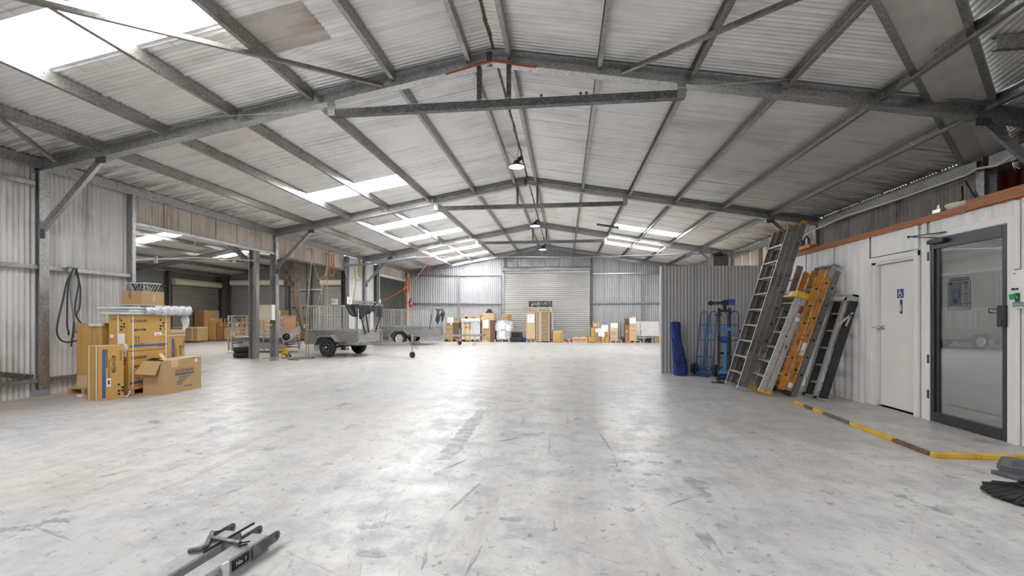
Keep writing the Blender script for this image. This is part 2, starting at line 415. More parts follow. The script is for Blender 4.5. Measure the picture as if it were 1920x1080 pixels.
# ------------------------------------------------------------------ the setting
XL, XR, XW = -8.626, 6.552, 4.531
FY = [6.658, 12.915, 19.172, 25.135]
S, ZR, XRG = 0.174, 5.285, -1.05
rz = lambda x: ZR - S * abs(x - XRG)
IP = [(0, 0), (.15, 0), (.15, .02), (.145, .02), (.145, .008), (.079, .008), (.079, .192), (.145, .192), (.145, .18), (.15, .18), (.15, .2),
      (0, .2), (0, .18), (.005, .18), (.005, .192), (.071, .192), (.071, .008), (.005, .008), (.005, .02), (0, .02)]
MESHES = {}
def sheets(parent, name, O, a, l, total, L0, L1, m, n=(0, 0, 1), sw=0.762, pitch=0.0762, amp=0.0105, seg=8, edges=None):
    """corrugated sheets side by side, each an object; a = across, l = along, L0/L1 = ends (numbers or functions of the distance across)"""
    O = Vector(O); a = Vector(a); l = Vector(l); n = Vector(n); out = []
    if edges is None:
        k = max(1, round(total / sw)); edges = [total * i / k for i in range(k + 1)]
    for s0, s1 in zip(edges, edges[1:]):
        w = s1 - s0; f0, f1 = callable(L0), callable(L1)
        key = None if (f0 or f1) else (name, tuple(a), tuple(l), round(w, 3), L0, L1, amp, str(m))
        if key in MESHES: me = MESHES[key]
        else:
            k = max(2, int(round(w / pitch * seg))) + seg // 2
            vs = []; fs = []
            for i in range(k + 1):
                q = (w + pitch / 2) * i / k
                off = amp * math.sin(2 * PI * q / pitch) - (0.015 if q > w - pitch * .3 else 0)
                e0 = L0(s0 + min(q, w)) if f0 else L0
                e1 = L1(s0 + min(q, w)) if f1 else L1
                vs += [a * q + n * off + l * e0, a * q + n * off + l * e1]
                if i: fs.append((2 * i - 2, 2 * i, 2 * i + 1, 2 * i - 1))
            me = bpy.data.meshes.new(name); me.from_pydata([tuple(v) for v in vs], [], fs); me.shade_smooth()
            me.materials.append(MATS[m])
            if key: MESHES[key] = me
        o = bpy.data.objects.new(name, me); COL.objects.link(o)
        o.location = O + a * s0
        o.parent = parent; WM[o.name] = Matrix(); out.append(o)
    return out
def fill(y0, y1, stops):
    """sheet edges between y0 and y1 with fixed (skylight) intervals"""
    res = []; cur = y0
    for s0, s1 in list(stops) + [(y1, None)]:
        k = max(1, round((s0 - cur) / 0.762))
        res += [(cur + (s0 - cur) * i / k, cur + (s0 - cur) * (i + 1) / k, False) for i in range(k)]
        if s1: res.append((s0, s1, True)); cur = s1
    return res

# worn paint marks on the floor, metres
WORN_STRIPE = [(-1.18, 4.139), (-1.023, 4.157), (-1.028, 4.841), (-1.096, 6.385), (-1.221, 6.484), (-1.217, 5.422), (-1.217, 4.756)]
WORN_CHIPS = [(1.036, 3.767, 0.092, 0.157, 0.0), (1.031, 3.568, 0.051, 0.075, 0.0), (0.408, 4.052, 0.078, 0.085, 0.0), (-0.336, 2.983, 0.069, 0.047, 0.0), (0.781, 3.625, 0.029, 0.039, 0.0), (0.7, 3.616, 0.02, 0.022, 0.0), (0.861, 3.549, 0.018, 0.027, 0.0), (0.979, 3.012, 0.037, 0.045, 0.0), (0.823, 2.847, 0.041, 0.103, 0.0), (-1.06, 2.457, 0.088, 0.044, 0.0), (-0.621, 2.958, 0.041, 0.039, 0.0), (-0.575, 3.133, 0.025, 0.022, 0.0), (-2.11, 3.908, 0.057, 0.035, 0.0), (-3.283, 5.105, 0.081, 0.171, 0.0), (-0.677, 5.106, 0.053, 0.081, 0.0), (-1.07, 3.786, 0.031, 0.058, 0.0), (-1.363, 3.55, 0.026, 0.029, 0.0), (0.691, 3.949, 0.049, 0.034, 0.0), (0.775, 3.959, 0.023, 0.027, 0.0), (-1.753, 3.367, 0.018, 0.026, 0.0), (-0.236, 2.963, 0.017, 0.02, 0.0), (1.012, 4.343, 0.048, 0.064, 0.0), (0.119, 3.372, 0.027, 0.03, 0.0), (4.033, 5.217, 0.191, 0.151, 0.0), (1.627, 4.123, 0.023, 0.029, 0.0), (-2.931, 4.283, 0.059, 0.069, 0.0), (0.439, 3.223, 0.04, 0.035, 0.0), (-0.524, 5.727, 0.027, 0.261, 0.0), (0.04, 5.851, 0.02, 0.149, 0.0), (-2.541, 5.27, 0.082, 0.153, 0.0)]
SCRATCHES = [(-3.841, 3.314, -3.696, 3.594, 0.012), (-2.869, 2.825, -2.854, 2.926, 0.012), (0.166, 4.277, 0.278, 4.152, 0.012), (0.337, 4.189, 0.586, 4.294, 0.012), (0.721, 3.327, 0.92, 3.494, 0.012), (-0.779, 2.537, -0.741, 2.321, 0.012), (-0.785, 3.039, -0.671, 3.606, 0.012), (-0.07, 3.038, -0.061, 2.8, 0.012), (1.312, 4.02, 1.442, 4.088, 0.012), (0.366, 5.55, 0.466, 4.528, 0.012), (0.466, 4.528, 0.455, 3.989, 0.012), (-3.351, 2.544, -2.863, 2.391, 0.012), (-2.532, 3.169, -2.468, 3.285, 0.012), (-0.51, 2.298, -0.474, 2.634, 0.012), (0.864, 2.991, 0.865, 2.696, 0.012), (0.869, 2.921, 0.864, 2.638, 0.012), (-1.05, 3.884, -0.883, 4.205, 0.012), (-0.745, 4.769, -0.488, 5.013, 0.012), (-0.169, 5.05, -0.149, 4.458, 0.012)]
# floor
fl = structure('floor')
obj('concrete_slab', B().box(-8.9, 12.5, -6.5, 25.5, -0.2, 0), 'concrete_floor', fl)
obj('annex_slab', B().box(-21, -8.915, 3, 25.5, -0.2, 0), 'concrete_floor', fl)
obj('slab_joint', B().box(-8.915, -8.9, 3, 25.5, -0.2, -0.008), 'rust_iron', fl)
b = B()
b.prism([(3.50, 7.45, 0), (3.455, 4.76, 0), (4.75, 4.76, 0), (4.75, 7.45, 0)], (0, 0, 0.03))
obj('office_step', b, 'concrete_floor', fl)
def strip(p, q, m, h=0.042, w=0.055):
    obj('edge_strip', B().bar((p[0], p[1], h / 2), (q[0], q[1], h / 2), w, h), m, fl, bev=.006)
EX = lambda y: 3.455 + (y - 4.76) * 0.0167
for y0, y1, m in ((7.45, 7.17, 'yellow_worn'), (7.16, 6.93, 'rust_iron'), (6.92, 6.66, 'yellow_worn'), (6.65, 6.06, 'rust_iron'), (6.05, 5.66, 'yellow_worn'), (5.655, 5.30, 'yellow_worn'), (5.29, 4.80, 'rust_iron')):
    strip((EX(y0), y0), (EX(y1), y1), m, 0.034 if m == 'rust_iron' else 0.042)
for x0, x1 in ((3.43, 3.83), (3.835, 4.13), (4.135, 4.62)):
    strip((x0, 4.745), (x1, 4.745), 'yellow_worn', 0.045, 0.06)

PZ = [.0006]
def patch(name, pts, m='worn_paint', jag=.012):
    PZ[0] += .00004; z = PZ[0]
    q = []
    for i in range(len(pts)):
        a = Vector(pts[i]); c_ = Vector(pts[(i + 1) % len(pts)]); k = max(1, int((c_ - a).length / .05))
        for j in range(k):
            p = a + (c_ - a) * j / k
            q.append((p.x + random.uniform(-jag, jag), p.y + random.uniform(-jag, jag), z))
    obj(name, B().add(q, [tuple(range(len(q)))]), m, fl)
patch('worn_stripe', WORN_STRIPE, jag=.02)
for cx, cy_, rx, ry, an in WORN_CHIPS:
    n = 11; ph = random.random() * 6
    pts = []
    for i in range(n):
        a = 2 * PI * i / n; r = 1 + .22 * math.sin(3 * a + ph) + random.uniform(-.15, .15)
        x, y = rx * r * math.cos(a), ry * r * math.sin(a)
        pts.append((cx + x * math.cos(an) - y * math.sin(an), cy_ + x * math.sin(an) + y * math.cos(an)))
    patch('worn_chip', pts, jag=.006)
for x0, y0, x1, y1, w in SCRATCHES:
    d = Vector((x1 - x0, y1 - y0)).normalized(); n_ = Vector((-d.y, d.x)) * w
    patch('scratch', [(x0, y0), ((x0 + x1) / 2 - n_.x, (y0 + y1) / 2 - n_.y), (x1, y1), ((x0 + x1) / 2 + n_.x, (y0 + y1) / 2 + n_.y)], jag=.003)

# roof: sheets, skylights, purlins
ceil = structure('ceiling')
SKL = [(-3.6, -2.84), (-.2, .56), (4.14, 4.90), (10.63, 11.42), (14.72, 15.42), (17.25, 17.92), (21.25, 21.92), (23.45, 24.12)]  # first two are unseen skylights, added to brighten the foreground floor
SKR = [(17.30, 18.00), (21.10, 21.85)]
for y0, y1, sky in fill(-6.1, 25.3, SKL):
    a, l = (0, 1, 0), (-1, 0, -S)
    m = 'roof_sheet_rusty' if 4.9 <= y0 < 5.5 else 'roof_sheet'
    O = (XRG, y0, ZR)
    if not sky:
        if m == 'roof_sheet_rusty':
            sheets(ceil, 'roof_sheet', O, a, l, y1 - y0, 0.02, 1.95, 'roof_sheet'); sheets(ceil, 'roof_sheet', O, a, l, y1 - y0, 1.95, 2.85, m); sheets(ceil, 'roof_sheet', O, a, l, y1 - y0, 2.85, 7.8, 'roof_sheet')
        else: sheets(ceil, 'roof_sheet', O, a, l, y1 - y0, 0.02, 7.8, m)
    else:
        sheets(ceil, 'roof_sheet', O, a, l, y1 - y0, 0.02, 2.98, m)
        sheets(ceil, 'skylight_sheet', O, a, l, y1 - y0, 2.98, 5.36, 'skylight')
        sheets(ceil, 'roof_sheet', O, a, l, y1 - y0, 5.36, 7.8, m)
VL = lambda y: y - 1.85           # the main roof stops here, at the valley with the side wing
for y0, y1, sky in fill(0.85, 25.3, SKR):
    a, l = (0, 1, 0), (1, 0, -S)
    O = (XRG, y0, ZR)
    if sky:
        sheets(ceil, 'roof_sheet', O, a, l, y1 - y0, 0.02, 2.86, 'roof_sheet')
        sheets(ceil, 'skylight_sheet', O, a, l, y1 - y0, 2.86, 5.38, 'skylight')
        sheets(ceil, 'roof_sheet', O, a, l, y1 - y0, 5.38, 7.75, 'roof_sheet')
    elif y0 > 8.5: sheets(ceil, 'roof_sheet', O, a, l, y1 - y0, 0.02, 7.75, 'roof_sheet')
    else:
        sheets(ceil, 'roof_sheet', O, a, l, y1 - y0, 0.02, (lambda s, y0=y0: max(0.03, min(7.75, VL(y0 + s) - XRG))), 'roof_sheet')
sheets(ceil, 'roof_sheet', (XRG, -6.1, ZR), (0, 1, 0), (1, 0, -S), 6.5, 0.02, 13.4, 'roof_sheet')
# side wing roof: falls towards +y, meets the main roof in a valley
wz = lambda y: ZR - S * (y - 0.45)
for x0, x1, sky in fill(-0.5, 12.5, [(2.2, 3.0)]):  # the stop is an unseen skylight added to light foreground and right side
    O = (x0, 0, ZR + S * .45)
    if sky:
        sheets(ceil, 'roof_sheet', O, (1, 0, 0), (0, 1, -S), x1 - x0, 2.6, (lambda s, x0=x0: x0 + s + 1.15), 'roof_sheet')
        sheets(ceil, 'skylight_sheet', O, (1, 0, 0), (0, 1, -S), x1 - x0, .45, 2.6, 'skylight')
    else: sheets(ceil, 'roof_sheet', O, (1, 0, 0), (0, 1, -S), x1 - x0, 0.45, (lambda s, x0=x0: max(0.5, min(8.75, x0 + s + 1.15))), 'roof_sheet')
for i in range(12):
    x0, x1 = 0.0 + i * 0.75, 0.0 + (i + 1) * 0.75 + 0.012
    P = lambda x, d: (x, x + d, min(rz(x), wz(x + d)) - 0.014 - .004 * (i % 2))
    obj('valley_panel', B().add([P(x0 + .17, 1.87), P(x1 + .17, 1.87), P(x1, 1.5), P(x0, 1.5), P(x1 - .17, 1.13), P(x0 - .17, 1.13)],
                                [(0, 1, 2, 3), (3, 2, 4, 5)]), 'valley_panel', ceil, solid=.003)
for d in (1.90, 1.10):
    obj('valley_rail', B().bar((0.4, 0.4 + d, rz(.4) - .06), (6.6, 6.6 + d, rz(6.6) - .06), .07, .07), 'purlin', ceil)
ridge = B()
for i in range(84):
    y = -6 + i * .375
    ridge.bar((XRG + random.uniform(-.012, .012), y, ZR - .012), (XRG + random.uniform(-.012, .012), y + .39, ZR - .012), random.uniform(.02, .05), .02)
obj('ridge_seam', ridge, 'rust_iron', ceil)
obj('ridge_cap', B().add([(XRG - .25, -6.1, ZR - .01), (XRG, -6.1, ZR + .04), (XRG + .25, -6.1, ZR - .01), (XRG - .25, 25.3, ZR - .01), (XRG, 25.3, ZR + .04), (XRG + .25, 25.3, ZR - .01)], [(0, 1, 4, 3), (1, 2, 5, 4)]), 'roof_sheet_rusty', ceil, solid=.002)
PXL = [-1.40, -2.55, -3.85, -5.11, -6.32, -7.48]
PXR = [-0.80, 0.49, 1.75, 2.98, 4.20, 5.43]
bays = [(-2.0, 6.65), (6.815, 12.91), (13.07, 19.167), (19.33, 25.13)]
PUR = C_(.15, .062, .016, .004)
for y0, y1 in bays:
    for x in PXL + PXR:
        ya = y0
        if x > XRG and y0 < 6: ya = max(y0, x + 1.75 if x < 4.9 else 6.3) if x < 2.5 else -2.0
        o = B().sweep(PUR, (x + .03, ya, rz(x) - .172), (x + .03, y1, rz(x) - .172), (-1, 0, 0), (0, 0, 1))
        obj('purlin', o, 'purlin', ceil)
for y0, y1 in ((-6, 8.0), (8.0, 16.6), (16.6, 25.2)):
    obj('eave_beam', B().sweep(C_(.17, .07, .02), (XL - .01, y0, 3.775), (XL - .01, y1 - .01, 3.775), (-1, 0, 0), (0, 0, 1)), 'galv', ceil)
for y0, y1, z0, z1 in ((0, 8.0, 3.63, 3.83), (8.2, 16.6, 3.66, 3.83), (16.6, 25.2, 3.66, 3.83)):
    obj('eave_beam', B().sweep(C_(z1 - z0, .07, .02), (XR + .03, y0, z0), (XR + .03, y1 - .01, z0), (1, 0, 0), (0, 0, 1)), 'galv', ceil)
for y in (2.2, 5.55):
    obj('purlin', B().sweep(PUR, (y - .9, y, wz(y) - .172), (12.3, y, wz(y) - .172), (0, 1, 0), (0, 0, 1)), 'purlin', ceil)
def brace(p, q, w=.05, m='purlin'): obj('roof_brace', B().bar(p, q, w, .05), m, ceil)
brace((-6.4, 2.45, rz(-6.4) - .19), (-2.72, 6.64, rz(-2.72) - .19))
brace((-5.6, 2.0, rz(-5.6) - .19), (-8.2, 6.55, rz(-8.2) - .19), .055)
brace((0.80, 6.62, rz(.8) - .19), (2.75, 4.4, rz(2.75) - .19))
for ys, xs in (((10.05, 10.05), (1, 1)), ((15.5, 16.85), (1, 1)), ((22.2, 22.2), (1, 1))):
    xl = PXL[::-1] + [XRG]; xr_ = [XRG] + PXR
    for lst, y in ((xl + [], ys[0]), (xr_, ys[1])):
        p = [(x, y, rz(x) - .13) for x in lst]
        obj('bridging_rod', B().tube([(p[0][0] - .5 if lst is xl else p[0][0], y, rz(p[0][0] - .5) - .13 if lst is xl else p[0][2])] + p + ([(6.2, y, rz(6.2) - .13)] if lst is xr_ else []), .012, 6), 'wire_bright', ceil)
# safety mesh showing under the sheets
b = B()
for x0, x1, y0, y1, sgn in ((-6.3, -4.1, 3.95, 5.15, -1), (-6.2, -5.3, 8.3, 9.0, -1), (-4.95, -4.0, 8.2, 8.95, -1), (-3.75, -2.75, 10.3, 10.9, -1)):
    k = max(2, int((x1 - x0) / .3))
    for i in range(k + 1):
        x = x0 + (x1 - x0) * i / k; b.tube([(x, y0, rz(x) - .016), (x, y1, rz(x) - .016)], .0022, 4)
    for i in range(int((y1 - y0) / .15) + 1):
        y = y0 + .15 * i; b.tube([(x0, y, rz(x0) - .016), (x1, y, rz(x1) - .016)], .0022, 4)
obj('safety_mesh', b, 'grey_mid', ceil)['kind'] = 'stuff'

# portal frames
def frame(i, label, tie, zt, hang, brace_r=True):
    Y = FY[i]
    t = thing('portal_frame', label, 'steel frame', (XL, Y, 0), 0, 'steel portal frames of the hall')
    zb = lambda x: rz(x) - .235
    for side, xe in ((-1, XL - .2), (1, XR + .2)):
        obj('rafter', B().sweep(IP, (XRG, Y, zb(XRG)), (xe, Y, zb(xe)), (0, 1, 0), (0, 0, 1)), 'galv', t, world=True)
    obj('apex_plate', B().box(XRG - .10, XRG - .02, Y + .06, Y + .09, zb(XRG) - .02, zb(XRG) + .2), 'galv_dark', t, world=True)
    if i < 3:
        for x, s in ((XL, -1), (XR, 1)):
            c = obj('column', B().sweep(IP, (x, Y, 0), (x, Y, zb(x) + .05), (0, 1, 0), (s, 0, 0)), 'galv', t, world=True)
            obj('base_plate', B().box(min(x, x + s * .2) - .006, max(x, x + s * .2) + .006, Y - .006, Y + .156, 0, .11), 'grey_mid', c, world=True)
            k = obj('knee_brace', B().sweep(C_(.10, .06, .015), (x - s * .0, Y + .03, 2.73), (x - s * 1.12, Y + .03, zb(x - s * 1.12) - .06), (0, 1, 0), (s * .75, 0, .66)), 'galv', t, world=True)
            obj('cleat', B().box(x - s * .03 - .05, x - s * .03 + .05, Y + .005, Y + .025, 2.62, 2.78), 'galv_dark', k, world=True)
            obj('cleat', B().box(x - s * 1.12 - .09, x - s * 1.12 + .09, Y + .005, Y + .025, zb(x - s * 1.12) - .1, zb(x - s * 1.12)), 'galv_dark', k, world=True)
    if tie:
        x0, x1 = tie
        obj('tie_beam', B().sweep(C_(.11, .10, .02), (x0, Y + .02, zt), (x1, Y + .02, zt), (0, 1, 0), (0, 0, 1)), 'galv_dark', t, world=True)
        for x in (x0 + .05, x1 - .05):
            obj('cleat', B().box(x - .06, x + .06, Y + .01, Y + .02, zt, zb(x) + .05), 'galv', t, world=True)
    for x in hang:
        obj('hanger', B().sweep(C_(.06, .1, .015), (x, Y + .02, zt + .11), (x, Y + .02, zb(x) + .01), (0, 1, 0), (1, 0, 0)), 'galv_dark', t, world=True)
frame(0, 'galvanised steel portal frame nearest the camera, its orange cable looped at the apex', (-3.6, 1.68), 4.40, (-1.29, -0.85))
frame(1, 'galvanised steel portal frame second from the camera, just behind the first hanging lamp', (-3.75, 1.70), 4.40, (-1.36, -0.80))
frame(2, 'galvanised steel portal frame third from the camera, behind the middle hanging lamp', (-3.75, 1.70), 4.40, (-1.36, -0.80))
frame(3, 'galvanised steel rafters against the far gable wall, above the big roller door', None, 0, ())

# left wall
wl = structure('wall_left')
X = XL - .135
sheets(wl, 'wall_sheet', (X, -6.1, 0), (0, 1, 0), (0, 0, 1), 14.45, 0, 3.94, 'wall_sheet', n=(1, 0, 0), sw=.803, pitch=.0803, amp=.015)
sheets(wl, 'header_sheet', (X + .04, 8.38, 0), (0, 1, 0), (0, 0, 1), 4.53, 3.215, 3.94, 'header_sheet', n=(1, 0, 0))
sheets(wl, 'header_sheet', (X + .04, 13.07, 0), (0, 1, 0), (0, 0, 1), 4.31, 3.175, 3.94, 'header_sheet', n=(1, 0, 0))
sheets(wl, 'header_sheet', (X + .04, 20.84, 0), (0, 1, 0), (0, 0, 1), 4.3, 3.36, 3.94, 'header_sheet', n=(1, 0, 0))
for z in (2.115, 0.235):
    for y0, y1 in ((-6, 6.655), (6.812, 8.29)):
        obj('girt', B().sweep(C_(.065, .07, .012), (XL - .03, y0, z), (XL - .03, y1, z), (-1, 0, 0), (0, 0, 1)), 'galv', wl)
obj('girt', B().bar((XL - .07, 3.6, 3.45), (XL - .07, 6.64, 3.52), .05, .07), 'galv', wl)
obj('wall_brace', B().bar((XL - .06, 3.9, .95), (XL - .06, 6.60, .33), .04, .08), 'galv_dark', wl)
obj('door_jamb', B().sweep(C_(.15, .076, .02), (XL - .15, 8.30, 0), (XL - .15, 8.30, 3.8), (0, 1, 0), (1, 0, 0)), 'galv', wl)
for z in (3.185,):
    obj('lintel', B().sweep(C_(.06, .06, .015), (XL - .03, 8.38, z), (XL - .03, 12.9, z), (-1, 0, 0), (0, 0, 1)), 'galv', wl)
    obj('lintel', B().sweep(C_(.06, .06, .015), (XL - .06, 13.07, z - .04), (XL - .06, 17.38, z - .04), (-1, 0, 0), (0, 0, 1)), 'galv_dark', wl)
obj('opening_post', B().sweep(IP, (XL - .02, 17.38, 0), (XL - .02, 17.38, 3.75), (0, 2.0, 0), (-1, 0, 0)), 'galv_dark', wl)
for y0, y1 in ((17.70, 18.42), (18.43, 19.15), (19.34, 20.35)):
    obj('wall_panel', B().box(X - .03, X, y0, y1, 0, 3.78), 'white_panel', wl)
obj('girt', B().bar((XL - .06, 17.7, 1.98), (XL - .06, 20.4, 1.98), .06, .07), 'galv', wl)
obj('opening_post', B().sweep(IP, (XL, 20.40, 0), (XL, 20.40, 3.75), (0, 1.6, 0), (-1, 0, 0)), 'galv_dark', wl)
obj('opening_post', B().sweep(C_(.15, .076, .02), (XL - .15, 24.45, 0), (XL - .15, 24.45, 3.75), (0, 1, 0), (1, 0, 0)), 'rust_iron', wl)
obj('lintel', B().box(XL - .12, XL - .02, 20.7, 24.45, 3.25, 3.36), 'white_panel', wl)
obj('soffit_sheet', B().box(XL - .6, XL - .12, 20.8, 24.4, 3.36, 3.38), 'white_panel', wl)
sheets(wl, 'wall_sheet', (X, 24.45, 0), (0, 1, 0), (0, 0, 1), .8, 0, 3.94, 'header_sheet', n=(1, 0, 0))

# far wall with its roller door
wb = structure('wall_back')
RD0, RD1, RDZ = -3.324, 1.303, 3.77
def l0(s):
    x = -8.9 + s
    return 4.0 if RD0 - .05 < x < RD1 + .05 else 0.0
sheets(wb, 'wall_sheet', (-8.9, 25.36, 0), (1, 0, 0), (0, 0, 1), 15.7, l0, lambda s: rz(-8.9 + s), 'back_sheet', n=(0, -1, 0), edges=[0, .75, 1.5, 2.25, 3.0, 3.75, 4.5, 5.526, 6.3, 7.07, 7.84, 8.61, 9.38, 10.253, 11.03, 11.8, 12.57, 13.34, 14.11, 14.88, 15.7], amp=.018, pitch=.116)
for z in (3.62, 2.03):
    for x0, x1 in ((-8.8, -5.93), (-5.85, -3.5), (1.52, 4.09), (4.17, 6.6)):
        obj('girt', B().sweep(C_(.075, .09, .015), (x0, 25.25, z), (x1, 25.25, z), (0, 1, 0), (0, 0, 1)), 'galv', wb)
for x in (-5.89, 4.13):
    obj('wall_post', B().sweep(C_(.075, .1, .015), (x - .037, 25.2, 0), (x - .037, 25.2, 3.7), (0, 1, 0), (1, 0, 0)), 'galv', wb)
for x in (-3.47, 1.40):
    obj('wall_post', B().sweep(IP, (x, 25.14, 0), (x, 25.14, rz(x) - .24), (0, 1, 0), (.6 if x < 0 else .5, 0, 0)), 'galv_dark' if x > 0 else 'galv', wb)
obj('lintel', B().bar((-3.4, 25.25, 4.58), (1.4, 25.25, 4.58), .08, .05), 'galv_dark', wb)
for x0, x1 in ((-3.2, -2.6), (1.2, .75)):
    obj('wall_brace', B().bar((x0, 25.25, 4.5), (x1, 25.25, 4.12), .05, .05), 'galv', wb)
def roller(name, X0, X1, H, Y, m, label, hood_h=.32, axis='x', hoodm='white_panel'):
    """a roller shutter: ribbed curtain, hood roll, two guides"""
    t = thing(name, label, 'roller door', (X0, Y, 0) if axis == 'x' else (Y, X0, 0))
    if axis == 'x': P = lambda u, d, z: (X0 + u, Y + d, z); a, n = (1, 0, 0), (0, -1, 0)
    else: P = lambda u, d, z: (Y - d, X0 + u, z); a, n = (0, 1, 0), (1, 0, 0)
    w = X1 - X0
    b = B(); k = int(H / .1) * 6
    prof = [(.020 * abs(math.sin(PI * z / .105)), z) for z in [H * i / k for i in range(k + 1)]]
    b.add([P(u, d - .02, z) for d, z in prof for u in (0, w)], [(2 * i, 2 * i + 1, 2 * i + 3, 2 * i + 2) for i in range(k)])
    obj('curtain', b, m, t, world=True, smooth=True)
    r = hood_h / 2
    obj('roll', B().cyl(P(-.06, -.02 - r * .6, H + r), P(w + .06, -.02 - r * .6, H + r), r, n=10), hoodm, t, world=True)
    obj('bottom_rail', B().bar(P(0, -.03, .04), P(w, -.03, .04), .05, .08), 'galv_dark', t, world=True)
    for u in (-.03, w + .03):
        obj('guide', B().bar(P(u, -.03, 0), P(u, -.03, H + .05), .06, .05), 'galv', t, world=True)
    return t
t = roller('roller_door', RD0, RD1, RDZ, 25.22, 'roller', 'large pale ribbed roller door in the middle of the far gable wall', .30, hoodm='galv')
obj('pull_chain', B().tube([(RD1 + .06, 25.13, z) for z in (4.0, 2.5, .9)], .012, 6), 'black', t, world=True)

# right wall, seen above the offices, and the red wall of the side wing
wr = structure('wall_right')
sheets(wr, 'wall_sheet', (XR + .14, 8.22, 0), (0, 1, 0), (0, 0, 1), 4.65, 0, 3.93, 'wall_sheet_dirty', n=(-1, 0, 0))
sheets(wr, 'wall_sheet', (XR + .14, 12.9, 0), (0, 1, 0), (0, 0, 1), 12.5, 0, 3.93, 'header_sheet', n=(-1, 0, 0))
obj('corner_post', B().sweep(IP, (XR, 8.03, 0), (XR, 8.03, 3.64), (0, 1, 0), (1, 0, 0)), 'galv', wr)
for y in (8.02,):
    obj('wall_brace', B().bar((XR - .03, 8.35, 3.55), (XR - .03, 7.95, 2.85), .03, .03), 'galv_dark', wr)
sheets(wr, 'wing_sheet', (XR + .22, 8.72, 0), (1, 0, 0), (0, 0, 1), 5.8, 0, 3.84, 'red_sheet', n=(0, -1, 0), sw=.96, pitch=.19, amp=.02)
obj('wing_post', B().box(7.28, 7.36, 8.5, 8.58, 2.4, 3.1), 'timber', wr)
ww = structure('wall_wing')
sheets(ww, 'wall_sheet', (12.4, -6.1, 0), (0, 1, 0), (0, 0, 1), 14.9, 0, 5.4, 'wall_sheet_dirty', n=(-1, 0, 0))
sheets(ww, 'gap_cover_sheet', (-1.0, 0.42, 0), (1, 0, 0), (0, 0, 1), 13.4, lambda s: rz(-1 + s) - .02, lambda s: ZR + .05, 'wall_sheet', n=(0, 1, 0))  # unseen sheet added to stop sky light leaking through the roof seam
# unseen wall behind the camera, sheeted dark to darken the steel facing it
wf = structure('wall_front')
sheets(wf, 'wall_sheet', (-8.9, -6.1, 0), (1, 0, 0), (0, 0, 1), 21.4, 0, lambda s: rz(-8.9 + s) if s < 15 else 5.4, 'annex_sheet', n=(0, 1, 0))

# annex to the left
AX, AC, AR = -20.45, -14.6, 4.72
az = lambda x: AR - .17 * abs(x - AC)
ca = structure('ceiling_annex')
for y0, y1, sky in fill(3.0, 25.35, [(9.3, 10.1), (16.05, 16.8), (20.6, 21.3)]):  # first stop is unseen, added to brighten the annex
    for sg, ln in ((-1, 5.95), (1, 5.7)):
        O = (AC, y0, AR)
        if sky:
            sheets(ca, 'roof_sheet', O, (0, 1, 0), (sg, 0, -.17), y1 - y0, 0, .55, 'annex_roof')
            sheets(ca, 'skylight_sheet', O, (0, 1, 0), (sg, 0, -.17), y1 - y0, .55, 2.4, 'skylight')
            sheets(ca, 'roof_sheet', O, (0, 1, 0), (sg, 0, -.17), y1 - y0, 2.4, ln, 'annex_roof')
        else: sheets(ca, 'roof_sheet', O, (0, 1, 0), (sg, 0, -.17), y1 - y0, 0, ln, 'annex_roof')
for x in (-19.8, -18.4, -17.0, -15.7, -13.5, -12.2, -10.9, -9.6):
    obj('purlin', B().sweep(PUR, (x, 3, az(x) - .172), (x, 25.3, az(x) - .172), (1, 0, 0), (0, 0, 1)), 'purlin', ca)
for y in (13.47, 19.4):
    for xe in (-9.7, AX):
        obj('rafter', B().sweep(IP, (AC, y, AR - .37), (xe, y, az(xe) - .37), (0, 1, 0), (0, 0, 1)), 'galv', ca)
obj('column', B().sweep(IP, (-9.66, 13.47, 0), (-9.66, 13.47, 3.6), (0, 1, 0), (-1.3, 0, 0)), 'galv', ca)
obj('knee_brace', B().bar((-9.85, 13.55, 2.95), (-10.75, 13.55, 3.75), .08, .14), 'galv_dark', ca)
wa = structure('wall_annex')
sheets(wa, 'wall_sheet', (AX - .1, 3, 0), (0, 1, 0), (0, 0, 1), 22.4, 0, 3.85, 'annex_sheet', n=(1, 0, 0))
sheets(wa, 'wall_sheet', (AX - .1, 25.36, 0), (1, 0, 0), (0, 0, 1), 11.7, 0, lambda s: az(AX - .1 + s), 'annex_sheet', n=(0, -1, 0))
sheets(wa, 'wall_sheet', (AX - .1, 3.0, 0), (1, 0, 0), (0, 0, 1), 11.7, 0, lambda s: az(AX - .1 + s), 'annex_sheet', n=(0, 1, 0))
for x, w in ((-16.2, 1), (-14.9, 1.3), (-12.1, 1), (-19.95, .8)):
    obj('wall_post', B().sweep(IP, (x, 25.1, 0), (x, 25.1, az(x) - .2), (0, 1, 0), (w, 0, 0)), 'galv_dark', wa)
for y in (21.5, 25.0, 15.3):
    obj('wall_post', B().sweep(IP, (AX + .2, y, 0), (AX + .2, y, 3.7), (0, 1, 0), (-1, 0, 0)), 'galv_dark', wa)
for z in (2.9, 1.95, .6):
    obj('girt', B().bar((-15.9, 25.2, z), (-14.0, 25.2, z), .06, .09), 'galv', wa)
    obj('girt', B().bar((AX + .05, 12, z), (AX + .05, 21.5, z), .06, .09), 'galv_dark', wa)
roller('roller_door', 21.8, 24.9, 3.0, AX + .12, 'roller_dark', 'dark ribbed roller door in the annex side wall, behind the tall brown crate', .34, 'y', 'cream')
roller('roller_door', -19.5, -16.25, 3.15, 25.18, 'roller_dark', 'grey ribbed roller door in the annex end wall, behind the fan column', .34, hoodm='cream')
roller('roller_door', -13.9, -12.2, 3.12, 25.18, 'roller_dark', 'grey roller door in the annex end wall, behind the hanging tan hoses', .34, hoodm='cream')

